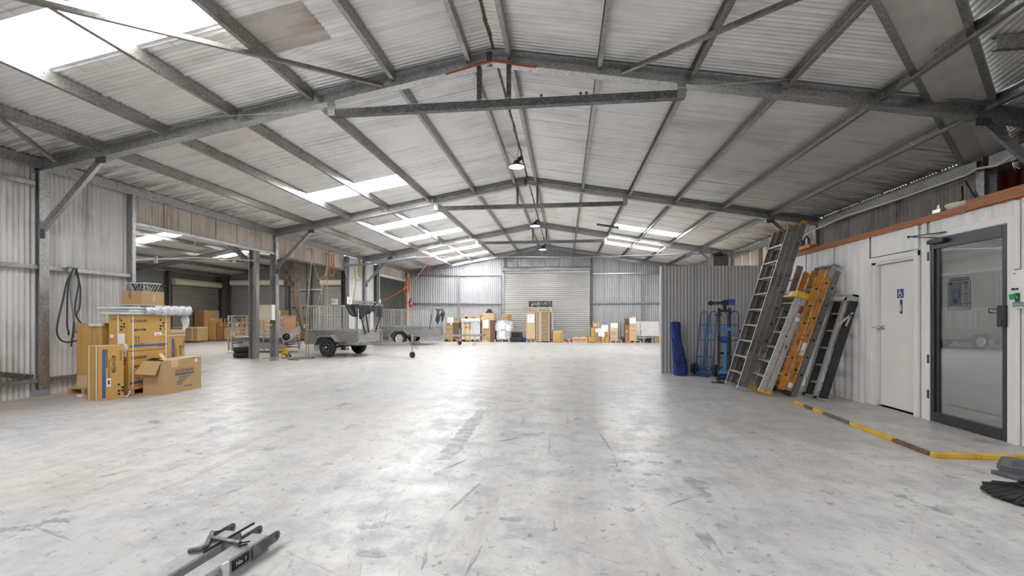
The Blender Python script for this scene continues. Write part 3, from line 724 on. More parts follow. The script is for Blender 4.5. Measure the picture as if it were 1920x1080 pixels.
# office block on the right
wo = structure('wall_office')
RIB = dict(n=(-1, 0, 0), sw=.9, pitch=.17, amp=.006, seg=12)
for y0, y1, z in ((7.45, 11.1, 0), (6.49, 7.45, 2.2), (6.35, 6.49, 0), (5.2, 6.35, 2.35), (-3.0, 5.2, 0)):
    sheets(wo, 'cladding_sheet', (XW, y0, 0), (0, 1, 0), (0, 0, 1), y1 - y0, z, 2.505, 'white_clad', **RIB)
obj('office_roof', B().box(XW + .02, 6.6, -3, 11.1, 2.44, 2.5), 'white_panel', wo)
obj('top_plate', B().box(XW - .03, XW + .06, 5.75, 11.05, 2.505, 2.585), 'timber', wo)
obj('top_plate', B().box(XW - .01, XW + .06, -3, 5.75, 2.505, 2.56), 'timber', wo)
obj('top_board', B().box(XW - .035, XW + .02, 5.05, 5.74, 2.52, 2.63), 'timber', wo)
obj('inner_wall', B().box(6.35, 6.4, -3, 8.6, 0, 2.44), 'office_wall', wo)
obj('inner_wall', B().box(XW + .05, 6.4, 6.42, 6.47, 0, 2.44), 'office_wall', wo)
obj('inner_wall', B().box(XW + .05, 6.4, 7.47, 7.52, 0, 2.44), 'office_wall', wo)
obj('office_slab', B().box(XW + .02, 6.4, -3, 7.5, 0.0, .03), 'office_floor', wo)
obj('skirting', B().box(6.33, 6.35, -3, 6.4, .03, .13), 'white_paint', wo)
lp = obj('office_fill_panel', B().box(5.2, 5.8, 4.4, 5.6, 2.39, 2.43), 'office_fill_glow', wo)  # added glowing panel that brightens the room behind the glass door
obj('inner_lining', B().box(XW + .04, XW + .05, -3, 5.15, 0, 2.44), 'office_wall', wo)
wp = structure('wall_partition')
sheets(wp, 'partition_sheet', (2.262, 11.104, 0), (1, 0, 0), (0, 0, 1), 2.27, 0.0, 2.5, 'partition_sheet', n=(0, -1, 0))
obj('edge_trim', B().box(2.225, 2.262, 11.08, 11.16, 0, 2.51), 'white_paint', wp)
obj('partition_frame', B().box(2.27, 4.53, 11.13, 11.2, 2.42, 2.5), 'timber_pale', wp)
obj('side_lining', B().box(4.45, 4.5, 11.2, 13.8, 0, 2.5), 'white_panel', wp)

# ------------------------------------------------------------------ the two office doors and what is fixed beside them
RW = -PI / 2                      # writing on faces that look towards -x
d1 = structure('door_1')
xs = XW + .055
obj('door_leaf', B().box(xs, xs + .04, 6.565, 7.30, .045, 2.075), 'door_paint', d1, bev=.003)
def architrave(parent, y0, y1, z1, w=.075, m='white_paint'):
    for a, c in ((y0, y0 + w), (y1 - w, y1)):
        obj('frame_post', B().box(XW - .02, XW + .012, a, c, 0.0, z1), m, parent, bev=.004)
    obj('frame_head', B().box(XW - .0202, XW + .012, y0, y1, z1 - w, z1 + .002), m, parent, bev=.004)
architrave(d1, 6.475, 7.455, 2.185)
for a, c in ((6.545, 6.56), (7.305, 7.385)):
    obj('jamb', B().box(XW - .005, XW + .11, a, c, .03, 2.11), 'white_paint', d1)
obj('jamb_head', B().box(XW - .005, XW + .11, 6.55, 7.385, 2.08, 2.115), 'white_paint', d1)
kn = B().lathe([(.031, 0), (.031, -.006), (.012, -.01), (.012, -.035), (.025, -.042), (.029, -.056), (.02, -.068), (.0, -.07)], 18, (xs, 7.235, 1.165), (1, 0, 0))
obj('knob', kn, 'chrome', d1, smooth=True)
obj('strike_plate', B().lathe([(.022, 0), (.022, -.008), (.014, -.014), (0, -.016)], 14, (XW - .002, 7.345, 1.17), (0.3, .0, 0)), 'chrome', d1, smooth=True)
def plate(name, y0, y1, z0, z1, m, label, cat, x, th=.004, group=None):
    t = thing(name, label, cat, (x, (y0 + y1) / 2, z0), 0, group)
    obj('panel', B().box(x - th, x, y0, y1, z0, z1), m, t, world=True)
    return t
xl = xs - .001
t = plate('accessible_sign', 6.815, 6.955, 1.572, 1.712, 'white', 'white-edged blue wheelchair symbol sign on the white toilet door', 'sign', xl, .003)
obj('sign_face', B().box(xl - .0045, xl - .003, 6.822, 6.948, 1.579, 1.705), 'sign_blue', t, world=True)
yc, zc = 6.885, 1.64
sym = B()
Q = lambda u, w: (xl - .0062, yc - u, zc + w)      # u to the right as one reads it
sym.lathe([(0, 0), (.0085, 0), (.0085, -.0015), (0, -.0015)], 14, (xl - .0047, yc + .014, zc + .049), (1, 0, 0))
sym.bar(Q(-.013, .037), Q(-.009, .001), .002, .011, (0, 1, 0)); sym.bar(Q(-.010, .018), Q(.014, .018), .002, .006)
sym.bar(Q(-.011, .002), Q(.018, .002), .002, .009); sym.bar(Q(.018, .003), Q(.030, -.026), .002, .008, (0, 1, 0)); sym.bar(Q(.028, -.028), Q(.043, -.023), .002, .006)
arc = [Q(-.004 + .031 * math.cos(a), -.012 + .031 * math.sin(a)) for a in [math.radians(115 + 11 * i) for i in range(21)]]
for p, q in zip(arc, arc[1:]): sym.bar(p, q, .002, .006, (0, 1, 0))
obj('wheelchair_symbol', sym, 'white', t, world=True)
t = plate('slide_sign', 6.853, 6.893, 1.362, 1.556, 'ink', 'narrow black upright sign with a pale figure, below the wheelchair sign', 'sign', xl, .004)
obj('figure', B().box(xl - .0055, xl - .004, 6.865, 6.881, 1.40, 1.475).lathe([(0, 0), (.007, 0), (.007, -.002), (0, -.002)], 12, (xl - .004, 6.873, 1.487), (1, 0, 0)), 'white', t, world=True)

d2 = structure('door_2')
architrave(d2, 5.195, 6.355, 2.36)
xg = XW + .02
for y0, y1 in ((5.265, 5.335), (6.225, 6.288)):
    obj('stile', B().box(xg - .03, xg + .03, y0, y1, .035, 2.275), 'charcoal_frame', d2, bev=.004)
obj('top_rail', B().box(xg - .0302, xg + .03, 5.335, 6.225, 2.155, 2.275), 'charcoal_frame', d2, bev=.004)
obj('bottom_rail', B().box(xg - .0302, xg + .03, 5.335, 6.225, .035, .15), 'black', d2, bev=.004)
obj('glazing_bead', B().box(xg - .012, xg + .026, 6.17, 6.225, .15, 2.155), 'black', d2)
obj('glass_pane', B().box(xg - .003, xg + .003, 5.335, 6.17, .15, 2.155), 'glass', d2)
obj('lock_box', B().box(xg - .07, xg - .03, 5.262, 5.35, 1.215, 1.44), 'black', d2, bev=.006)
obj('lock_lever', B().bar((xg - .072, 5.30, 1.24), (xg - .072, 5.30, 1.30), .012, .012), 'grey_plastic', d2)
for z in (2.02, .74, .30):
    obj('hinge', B().box(xg - .045, xg - .03, 6.285, 6.315, z, z + .11), 'black', d2, bev=.003)
cb = obj('closer_body', B().box(xg - .085, xg - .03, 6.02, 6.27, 2.215, 2.265), 'black', d2, bev=.008)
obj('closer_arm', B().bar((xg - .09, 6.1, 2.275), (XW - .15, 6.44, 2.345), .022, .014).bar((XW - .15, 6.44, 2.345), (XW - .03, 6.02, 2.33), .02, .012).cyl((XW - .15, 6.44, 2.33), (XW - .15, 6.44, 2.36), .014), 'black', cb)
xp = xg + .008
t = plate('evacuation_diagram', 5.748, 6.06, 1.40, 1.735, 'paper', 'framed evacuation diagram with a blue floor plan, behind the glass door', 'sign', xp + .004, .003)
xe = xp
def flat(nm, y0, y1, z0, z1, m): return obj(nm, B().box(xe - .0012, xe + .001, y0, y1, z0, z1), m, t, world=True)
flat('plan_panel', 5.875, 6.045, 1.445, 1.725, 'plan_grey'); 
xe = xp - .0015
flat('plan_room', 5.905, 6.005, 1.475, 1.64, 'plan_blue')
xe = xp - .003
for y0, y1, z0, z1 in ((5.905, 5.96, 1.64, 1.643), (5.975, 6.005, 1.605, 1.608), (5.903, 5.906, 1.535, 1.64), (6.003, 6.006, 1.57, 1.608), (5.96, 5.963, 1.61, 1.64)): flat('plan_wall', y0, y1, z0, z1, 'ink')
flat('plan_zone', 5.935, 5.985, 1.475, 1.53, 'ink_blue'); flat('plan_badge', 6.01, 6.042, 1.695, 1.724, 'ink')
for z, m, w in ((1.715, 'ink', .075), (1.585, 'ink_red', .095), (1.478, 'ink_red', .11)): flat('heading_bar', 5.86 - w, 5.86, z - .004, z + .004, m)
for z in (1.70, 1.69, 1.68, 1.665, 1.655, 1.64, 1.62, 1.605, 1.565, 1.55, 1.535, 1.52, 1.505, 1.455, 1.43): flat('text_line', 5.78, 5.845, z - .0015, z + .0015, 'ink_grey')
for y0, y1, z0, z1 in ((6.057, 6.06, 1.40, 1.735), (5.748, 5.751, 1.40, 1.735), (5.751, 6.057, 1.40, 1.403), (5.751, 6.057, 1.732, 1.735)): flat('border', y0, y1, z0, z1, 'ink')
flat('header_panel', 5.775, 6.04, 1.742, 1.776, 'ink')
text('lettering', 'EVACUATION DIAGRAM', .024, (xp - .006, 5.907, 1.759), RW, 'white', t)
xk = xg - .004
t = plate('pull_sign', 5.405, 5.52, 1.358, 1.408, 'ink', 'small black PULL sign on the glass door beside the lock box', 'sign', xk, .001)
text('lettering', 'PULL', .042, (xk - .002, 5.455, 1.382), RW, 'white', t)

t = plate('door_release_panel', 4.90, 5.215, 1.405, 1.79, 'white', 'white door release panel with a green flag, right of the glass door', 'panel', XW - .006, .02)
xk = XW - .027
obj('release_box', B().box(xk - .008, xk, 5.125, 5.17, 1.47, 1.56), 'green_dark', t, world=True, bev=.002)
obj('release_cover', B().prism([(xk - .03, 5.21, 1.545), (xk - .03, 5.14, 1.555), (xk - .03, 5.15, 1.505), (xk - .03, 5.20, 1.495)], (.02, 0, 0)), 'green', t, world=True)
obj('running_figure', B().bar((xk - .009, 5.152, 1.535), (xk - .009, 5.142, 1.505), .002, .008, (0, 1, 0)), 'white', t, world=True)
obj('button', B().cyl((xk, 5.19, 1.60), (xk - .012, 5.19, 1.60), .012).cyl((xk, 5.15, 1.60), (xk - .012, 5.15, 1.60), .01).bar((xk - .006, 5.19, 1.60), (xk - .006, 5.15, 1.60), .006, .008), 'black', t, world=True)
ck = B()
for i in range(11):
    for j in range(4):
        if (i + j) % 2 == 0:
            y = 5.205 - i * .0135; z = 1.418 + j * .0135
            ck.box(xk - .0012, xk + .0005, y - .0135, y, z, z + .0135)
obj('chequer_strip', ck, 'green_dark', t, world=True)
obj('maker_plate', B().box(xk - .001, xk + .0005, 5.17, 5.20, 1.752, 1.76), 'ink_grey', t, world=True)
b = B()
t = thing('cable_trunking', 'grey and white vertical cable trunking above and below the release panel', 'trunking', (XW, 5.17, 0))
for z0, z1 in ((.03, 1.40), (1.80, 2.49)):
    obj('duct', B().box(XW - .035, XW - .006, 5.145, 5.185, z0, z1), 'white_paint', t, world=True, bev=.003)
obj('rail', B().box(XW - .03, XW - .006, 4.98, 5.0, 1.80, 2.49), 'grey_mid', t, world=True)

# ------------------------------------------------------------------ ladders leaning on the office wall
def ladder(name, label, X0, Yn, Yf, lean, secs, group='ladders leaning on the office wall'):
    c, s = math.cos(math.radians(lean)), math.sin(math.radians(lean))
    P = lambda u, y, n: (X0 + u * c - n * s, y, u * s + n * c)
    t = thing(name, label, 'ladder', (X0, (Yn + Yf) / 2, 0), 0, group)
    for q in secs:
        n0, n1, u1, m = q['n'][0], q['n'][1], q['u'][1], q['m']
        lift = q['u'][0]
        for y, sg in ((Yn + q.get('in', 0), 1), (Yf - q.get('in', 0), -1)):
            b = B()
            ub = lambda n: max(lift, -n * c / s + q.get('clr', 0.0))
            b.prism([P(ub(n0), y, n0), P(u1, y, n0), P(u1, y, n1), P(ub(n1), y, n1)], (0, sg * .007, 0))
            e_ = b if q.get('fl') is None else B()
            for a, d in ((n0, n0 + .006), (n1 - .006, n1)):
                e_.prism([P(ub(a), y - sg * .001, a), P(u1, y - sg * .001, a), P(u1, y - sg * .001, d), P(ub(d), y - sg * .001, d)], (0, sg * .028, 0))
            r = obj('rail', b, m, t, world=True)
            if e_ is not b: obj('flange', e_, q['fl'], r, world=True)
            if q.get('foot'):
                f0 = ub(n1)
                obj('foot', B().prism([P(ub(n0), y - sg * .006, n0 - .004), P(ub(n0) + q.get('fh', .05), y - sg * .006, n0 - .004), P(f0 + q.get('fh', .05), y - sg * .006, n1 + .004), P(f0, y - sg * .006, n1 + .004)], (0, sg * .045, 0)), q['foot'], r, world=True)
            if q.get('tip'):
                obj('end_cap', B().prism([P(u1 - .02, y - sg * .008, n0 - .005), P(u1 + .035, y - sg * .008, n0 + .01), P(u1 + .035, y - sg * .008, n1 - .01), P(u1 - .02, y - sg * .008, n1 + .005)], (0, sg * .05, 0)), q['tip'], r, world=True)
        u = lift + q.get('first', .3)
        nm = (n0 + n1) / 2
        while u < u1 - .08:
            if q.get('round'): b = B().cyl(P(u, Yn, nm), P(u, Yf, nm), .017, n=10)
            else:
                d = (n1 - n0) * .95
                b = B().prism([tuple(Vector(P(u, Yn + .008, nm)) + Vector((-d / 2, 0, 0))), tuple(Vector(P(u, Yn + .008, nm)) + Vector((d / 2, 0, 0))), tuple(Vector(P(u, Yn + .008, nm)) + Vector((d / 2, 0, -.022))), tuple(Vector(P(u, Yn + .008, nm)) + Vector((-d / 2, 0, -.022)))], (0, Yf - Yn - .016, 0))
            obj('rung' if q.get('round') else 'step', b, q.get('rm', 'alu'), t, world=True)
            u += q.get('pitch', .3)
        for (body, uu, sz, tm) in q.get('txt', []):
            x_, y_, z_ = P(uu, Yn - .0015, nm)
            R = Matrix(((c, -s, 0, 0), (0, 0, -1, 0), (s, c, 0, 0), (0, 0, 0, 1)))
            text('lettering', body, sz, (x_, y_, z_), R, tm, t)
        for (uu, ln, tm) in q.get('stick', []):
            d = (n1 - n0) * .36
            obj('sticker', B().prism([P(uu, Yn - .0012, nm - d), P(uu + ln, Yn - .0012, nm - d), P(uu + ln, Yn - .0012, nm + d), P(uu, Yn - .0012, nm + d)], (0, .001, 0)), tm, t, world=True)
    return t, P
# 1: tallest, two dull aluminium A-frame halves plus a third fly section behind
t, P = ladder('step_ladder', 'tallest dull aluminium ladder leaning by the hand trucks, yellow tips at its top', 3.225, 8.60, 9.22, 73.2, [
    dict(n=(.005, .09), u=(0, 3.06), m='alu_old', foot='alu', tip='orange_frp', first=.29, txt=[('BAILEY', 2.05, .085, 'ink'), ('TRADE', .80, .075, 'ink')], rm='alu'),
    dict(n=(.098, .183), u=(0, 3.01), m='alu_old', fl='alu', foot='alu', first=.29, txt=[('BAILEY', 2.05, .085, 'ink'), ('TRADE', .80, .075, 'ink')], rm='alu'),
    dict(n=(-.095, -.01), u=(.75, 3.12), m='alu_old', tip='orange_frp', first=.2, round=True, rm='alu_old', txt=[('BAILEY', 2.7, .05, 'ink')])])
# behind it, the section with the red lettering
ladder('extension_ladder', 'dull aluminium ladder section with red lettering, tucked behind the tallest ladder', 3.50, 8.62, 9.02, 73, [
    dict(n=(.0, .10), u=(0, 2.30), m='alu_old', first=.25, round=True, rm='alu', txt=[('INDUSTRIAL', 1.98, .06, 'ink_red')])])
# 2: lower aluminium step ladder with yellow cap and feet
t, P = ladder('step_ladder', 'short bright aluminium step ladder with yellow cap and worn orange feet', 3.425, 8.16, 8.70, 69.6, [
    dict(n=(.0, .092), u=(0, 1.76), m='alu', foot='yellow_worn', fh=.06, first=.29, pitch=.265, stick=[(1.45, .13, 'ink_red'), (1.31, .07, 'paper')]),
    dict(n=(.112, .200), u=(0, 1.76), m='alu', foot='yellow_worn', fh=.06, first=.29, pitch=.265)])
obj('top_cap', B().prism([P(1.70, 8.13, -.01), P(1.80, 8.13, -.01), P(1.80, 8.13, .208), P(1.70, 8.13, .208)], (0, .60, 0)), 'yellow', t, world=True)
x_, y_, z_ = P(1.75, 8.43, .2065)
cl, sl = math.cos(math.radians(69.6)), math.sin(math.radians(69.6))
obj('name_plate', B().prism([P(1.71, 8.30, .2105), P(1.79, 8.30, .2105), P(1.79, 8.72, .2105), P(1.71, 8.72, .2105)], (-.001, 0, 0)), 'paper', t, world=True)
text('lettering', 'BAILEY', .075, P(1.75, 8.51, .2130), Matrix(((0, cl, -sl, 0), (-1, 0, 0, 0), (0, sl, cl, 0), (0, 0, 0, 1))), 'ink', t)
for n0, n1, a, d in ((.03, .15, .78, 1.12), (.06, .03, .80, 1.10), (.16, .06, .86, 1.2)):
    obj('spreader_bar', B().bar(P(a, 8.15, n0), P(d, 8.15, n1), .022, .006, (0, 1, 0)), 'alu', t, world=True)
# 3: orange fibreglass ladder with dark aluminium back section
t, P = ladder('platform_ladder', 'orange fibreglass ladder with black lettering, between the bright step ladder and the black ladder', 3.70, 8.08, 8.62, 71.6, [
    dict(n=(.128, .215), u=(0.02, 2.16), m='orange_frp', foot='black', fh=.05, first=.3, round=True, txt=[('CHIMBRITE', 1.37, .066, 'ink'), ('GORILLA', .48, .05, 'rust_iron'), ('GORILLA', .95, .05, 'rust_iron')]),
    dict(n=(.012, .100), u=(0.0, 2.20), m='orange_frp', foot='black', fh=.09, first=.45, round=True, txt=[('CHALLRITE', .42, .066, 'ink'), ('GORILLA', 1.70, .05, 'rust_iron'), ('GORILLA', 1.05, .05, 'rust_iron')], stick=[(.78, .14, 'paper'), (.70, .07, 'cream'), (.14, .08, 'paper')]),
    dict(n=(-.10, -.01), u=(0, 2.20), m='alu_old', first=.4, round=True, rm='alu')])
obj('top_bracket', B().prism([P(2.02, 8.06, .01), P(2.27, 8.06, -.02), P(2.27, 8.06, .05), P(2.10, 8.06, .11)], (0, .02, 0)), 'grey_mid', t, world=True)
obj('top_bracket', B().prism([P(2.02, 8.62, .01), P(2.27, 8.62, -.02), P(2.27, 8.62, .05), P(2.10, 8.62, .11)], (0, .02, 0)), 'grey_mid', t, world=True)
obj('top_tread', B().prism([P(2.26, 8.06, -.05), P(2.29, 8.06, -.05), P(2.29, 8.06, .06), P(2.26, 8.06, .06)], (0, .58, 0)), 'grey_mid', t, world=True)
# 4: black fibreglass step ladder
t, P = ladder('step_ladder', 'black fibreglass step ladder standing nearest the white toilet door', 4.02, 7.72, 8.16, 73.6, [
    dict(n=(-.06, .06), u=(0, 1.72), m='black_fibreglass', foot='alu', fh=.03, first=.28, pitch=.29, rm='alu'),
    dict(n=(.092, .112), u=(.0, 1.62), m='alu', foot='black', fh=.05, first=5, **{'in': .03})])
for y in (7.70, 8.15):
    obj('top_bracket', B().prism([P(1.64, y, -.06), P(1.76, y, -.09), P(1.70, y, .12), P(1.60, y, .17)], (0, .025, 0)), 'alu', t, world=True)
    obj('rubber_tip', B().prism([P(1.74, y - .01, -.11), P(1.88, y - .01, -.11), P(1.88, y - .01, -.045), P(1.74, y - .01, -.045)], (0, .05, 0)), 'black', t, world=True)
    obj('tip_cap', B().prism([P(1.88, y - .012, -.115), P(1.91, y - .012, -.11), P(1.91, y - .012, -.05), P(1.88, y - .012, -.042)], (0, .055, 0)), 'alu', t, world=True)
obj('top_bar', B().prism([P(1.60, 7.70, .13), P(1.66, 7.70, .13), P(1.66, 7.70, .165), P(1.60, 7.70, .165)], (0, .48, 0)), 'alu', t, world=True)
obj('top_tread', B().prism([P(1.70, 7.70, -.08), P(1.73, 7.70, -.08), P(1.73, 7.70, .06), P(1.70, 7.70, .06)], (0, .48, 0)), 'alu', t, world=True)
for a, d, n0, n1 in ((1.22, 1.45, .12, -.02), (1.22, 1.42, .02, .0)):
    obj('spreader_bar', B().bar(P(a, 7.70, n0), P(d, 7.70, n1), .03, .008, (0, 1, 0)), 'alu', t, world=True)
obj('back_rail', B().bar(P(.05, 7.95, .02), P(1.68, 7.95, .02), .05, .03, (0, 1, 0)), 'alu', t, world=True)

# ------------------------------------------------------------------ blue bag, hand trucks, lifter, pallet jack
t = thing('folding_tent_bag', 'tall blue zipped carry bag leaning on the corrugated partition', 'bag', (2.56, 10.70, 0))
def bagf(u, v):
    a = 2 * PI * u; z = 1.20 * v
    r = (.135 + .02 * math.sin(5 * v + 1) - .02 * v) * (1 if .02 < v < .985 else (.86 if v < .5 else .9))
    w = 1 + .07 * math.sin(3 * a + 9 * v) + .03 * math.sin(7 * a - 15 * v)
    ex = lambda q: math.copysign(abs(q) ** .6, q)
    return (2.60 - .085 * v + r * w * ex(math.cos(a)), 10.72 + .22 * v + r * .8 * w * ex(math.sin(a)), z)
b = B().grid(40, 26, bagf)
n0 = len(b.v)
for v in (0, 1):
    ring = [bagf(i / 40, v) for i in range(40)]
    cpt = tuple(sum(p[k] for p in ring) / 40 for k in range(3))
    b.add(ring + [(cpt[0], cpt[1], cpt[2] + (.015 if v else 0))], [(i, (i + 1) % 40, 40) if v else ((i + 1) % 40, i, 40) for i in range(40)])
obj('cloth_cover', b, 'blue_cloth', t, world=True, smooth=True)
def sp(v, a): 
    p = bagf(a, v); c = bagf(a + .5, v); d = (Vector(p) - Vector(c)).normalized()
    return tuple(Vector(p) + d * .012)
obj('strap', B().tube([sp(.70, .52), sp(.62, .57), sp(.52, .66), sp(.42, .74), sp(.33, .83), sp(.27, .9)], .016, 6), 'tarp', t, world=True, smooth=True)
obj('strap', B().tube([sp(.30, .52), sp(.285, .58), sp(.25, .64), sp(.24, .72), sp(.255, .80), sp(.29, .86)], .014, 6), 'tarp', t, world=True, smooth=True)
obj('zip', B().tube([sp(v, .76) for v in (.02, .2, .4, .6, .8, .97)], .006, 5), 'sign_blue', t, world=True)

def wheel(parent, c, ax, r, w, rimm='black', tyrem='rubber', rr=.55, name='wheel'):
    a = Vector(ax).normalized(); c = Vector(c)
    prof = [(r * rr, -w * .42), (r * .9, -w * .5), (r * .98, -w * .34), (r, -w * .15), (r, w * .15), (r * .98, w * .34), (r * .9, w * .5), (r * rr, w * .42)]
    o = obj(name, B().lathe(prof, 32, c, a), tyrem, parent, smooth=True, angle=35)
    rim = [(0, -w * .18), (r * .18, -w * .22), (r * .2, -w * .12), (r * rr * .7, -w * .10), (r * rr * .85, -w * .34), (r * rr, -w * .42), (r * rr, w * .42), (r * rr * .85, w * .34), (r * rr * .7, w * .10), (r * .2, w * .12), (r * .18, w * .22), (0, w * .18)]
    obj('rim', B().lathe(rim, 28, c, a), rimm, o, smooth=True, angle=35)
    return o
def hand_truck(loc, rzv, label):
    t = thing('hand_truck', label, 'hand truck', loc, rzv, 'blue hand trucks by the partition')
    lean = .23
    for sx in (-1, 1):
        x0, x1 = sx * .025, sx * .20
        xa, xb = min(x0, x1), max(x0, x1); xc = (xa + xb) / 2; r = (xb - xa) / 2
        L = lambda z, x: (x, .02 + lean * z / 1.45, z)
        pts = [L(.12, xa), L(.7, xa), L(1.36, xa)] + [L(1.36 + r * math.sin(a), xc - r * math.cos(a)) for a in [PI * i / 8 for i in range(1, 8)]] + [L(1.36, xb), L(.7, xb), L(.12, xb)]
        o = obj('hoop', B().tube(pts, .0135, 8), 'blue_paint', t, smooth=True)
        for z in (.42, .80, 1.14):
            obj('crossbar', B().bar(L(z, xa), L(z, xb), .02, .022), 'blue_paint', o)
    obj('brace_plate', B().bar((-.03, .17, .92), (.17, .17, .92), .012, .06), 'blue_light', t)
    obj('axle', B().cyl((-.27, .10, .125), (.27, .10, .125), .012), 'blue_paint', t)
    obj('axle_bracket', B().bar((-.2, .03, .2), (.2, .03, .2), .025, .03).bar((-.18, .04, .2), (-.18, .1, .125), .02, .05).bar((.18, .04, .2), (.18, .1, .125), .02, .05), 'blue_paint', t)
    obj('toe_plate', B().box(-.19, .19, -.16, .03, .012, .02).box(-.19, .19, .02, .028, .012, .09), 'blue_paint', t)
    for sx in (-1, 1):
        wheel(t, (sx * .26, .10, .13), (1, 0, 0), .13, .075, 'grey_plastic')
    return t
hand_truck((3.07, 10.72, 0), math.radians(-48), 'blue double-hoop hand truck standing beside the blue bag')
hand_truck((3.56, 10.55, 0), math.radians(-20), 'blue double-hoop hand truck half hidden behind the blue material lifter')
t = thing('material_lifter', 'blue material lifter with black mast rails and a black roller arm', 'lifter', (3.22, 9.80, 0), math.radians(-12))
obj('base', B().box(-.10, .13, -.08, .22, .16, .22), 'blue_light', t, bev=.01)
obj('drum', B().cyl((-.09, .06, .10), (.12, .06, .10), .075, n=18), 'blue_paint', t, smooth=True, angle=40)
obj('mast', B().bar((.02, .0, .22), (.05, .06, 1.06), .055, .055), 'blue_light', t, bev=.006)
obj('mast_head', B().box(-.07, .17, .03, .13, 1.03, 1.10), 'blue_light', t, bev=.008)
for x in (-.10, .10):
    obj('mast_rail', B().bar((x, -.06, .03), (x + .025, .12, 1.50), .026, .045), 'black', t)
for z in (.55, .85, 1.42):
    obj('cross_plate', B().box(-.09, .12, .04, .07, z, z + .05), 'black', t)
o = obj('winch', B().cyl((-.06, .0, .86), (.06, .0, .86), .07, n=18), 'blue_paint', t, smooth=True, angle=40)
obj('winch_handle', B().tube([(-.06, 0, .86), (-.10, 0, .86), (-.10, -.08, .92), (-.14, -.08, .92)], .01, 6), 'black', o)
obj('neck', B().bar((.03, .1, 1.45), (.03, .1, 1.60), .06, .06), 'black', t)
obj('head', B().box(.05, .22, .06, .16, 1.56, 1.68), 'blue_paint', t, bev=.01)
a_ = obj('roller_arm', B().bar((-.24, .1, 1.615), (.05, .1, 1.625), .035, .03).bar((-.24, .1, 1.58), (.05, .1, 1.60), .03, .025), 'black', t)
for x, r in ((-.24, .05), (.03, .065)):
    obj('roller', B().cyl((x, .06, 1.605), (x, .15, 1.605), r, n=18), 'black', a_, smooth=True, angle=40)
for x in (.10, .20):
    obj('cable', B().cyl((x, .1, 1.56), (x, .1, 1.1), .004, n=6), 'wire', t)
obj('side_hook', B().bar((-.16, .08, 1.36), (-.02, .08, 1.37), .02, .03).bar((.11, .08, 1.3), (.14, .08, 1.42), .05, .04), 'black', t)
for x in (-.12, .14):
    wheel(t, (x, -.05, .045), (1, 0, 0), .045, .03, 'chrome')
    obj('floor_leg', B().bar((x, -.30, .03), (x, .28, .03), .03, .02), 'black', t)
obj('floor_leg', B().bar((-.26, -.30, .02), (.3, -.36, .02), .03, .02), 'black', t)
t = thing('pallet_jack', 'red-levered pallet jack handle showing behind the lifter and the tallest ladder', 'pallet jack', (3.86, 10.1, 0), 0)
obj('shaft', B().cyl((0, 0, .1), (-.02, .05, 1.0), .018), 'black', t, smooth=True)
obj('lever', B().bar((-.26, 0, 1.03), (.02, .04, .97), .05, .05), 'red', t, bev=.01)
obj('handle_loop', B().tube([(0, .04, .98), (.13, .05, .98), (.18, .05, 1.08), (.15, .05, 1.18), (.24, .05, 1.27), (.34, .05, 1.25), (.33, .05, 1.15)], .02, 8), 'black', t, smooth=True)
obj('body', B().box(-.12, .12, -.1, .15, .05, .42), 'black', t, bev=.02)
obj('fork', B().box(-.25, -.10, -.9, .0, .05, .11).box(.10, .25, -.9, .0, .05, .11), 'grey_plastic', t)

# ------------------------------------------------------------------ on top of the office, above the partition
t = thing('exhaust_fan_box', 'dark duct fan standing behind the top of the partition, orange tag below it', 'fan', (4.18, 13.2, 2.5))
obj('drum', B().cyl((4.0, 13.2, 2.83), (4.38, 13.2, 2.83), .24, n=22), 'fan_grime', t, world=True, smooth=True, angle=40)
obj('motor', B().cyl((4.02, 13.1, 2.92), (4.25, 13.1, 3.02), .1, n=14), 'black', t, world=True, smooth=True, angle=40)
obj('tag_plate', B().box(4.14, 4.22, 12.93, 12.95, 2.52, 2.66), 'orange', t, world=True)
obj('stand', B().box(4.02, 4.35, 13.0, 13.4, 2.5, 2.62), 'grey_plastic', t, world=True)
b = B().box(4.45, 4.60, 8.98, 9.45, 2.588, 2.66)
solo('orange_crate', b, 'orange', 'flat orange tray lying on the timber plate behind the tallest ladder top', 'tray', (4.52, 9.2, 2.588), bev=.01)
t = thing('ceiling_fan_stand', 'round pale lamp dish resting on the timber plate near the wing post', 'dish', (4.62, 5.95, 2.59))
obj('dish', B().lathe([(.0, 0), (.16, 0), (.2, .05), (.2, .06), (.15, .02), (0, .015)], 24, (4.68, 5.95, 2.59)), 'cream', t, world=True, smooth=True, angle=40)
obj('fitting', B().box(4.5, 4.56, 6.1, 6.22, 2.588, 2.63).cyl((4.53, 6.16, 2.63), (4.53, 6.16, 2.68), .02), 'chrome', t, world=True)
solo('white_cable', B().tube([(6.40, 14.6, 3.25), (6.45, 13.6, 3.45), (6.48, 12.97, 3.60), (6.47, 12.39, 3.60), (6.47, 11.5, 3.66), (6.47, 10, 3.62), (6.47, 8.25, 3.62), (6.46, 8.05, 3.66), (6.46, 7.7, 3.60), (6.46, 7.2, 3.72)], .018, 8), 'white', 'white cable running below the eave beam over the office block', 'cable', (6.47, 10, 3.6), smooth=True)
solo('black_cable', B().tube([(6.45, 8.3, 3.45), (6.30, 8.1, 3.2), (5.8, 7.8, 2.9), (4.9, 7.0, 2.62), (4.62, 6.6, 2.6)], .012, 6), 'black', 'thin black cable dropping from the corner post to the office top', 'cable', (6.3, 8.1, 3.2))
solo('cable_coil', B().tube([(6.5, 15.4 + .25 * math.sin(i * .9), 3.35 + .16 * math.cos(i * 1.3) - .01 * i) for i in range(22)], .014, 6), 'wire', 'tangled dark cable loops hung high on the right wall past the tallest ladder', 'cable', (6.5, 15.4, 3.3), smooth=True)
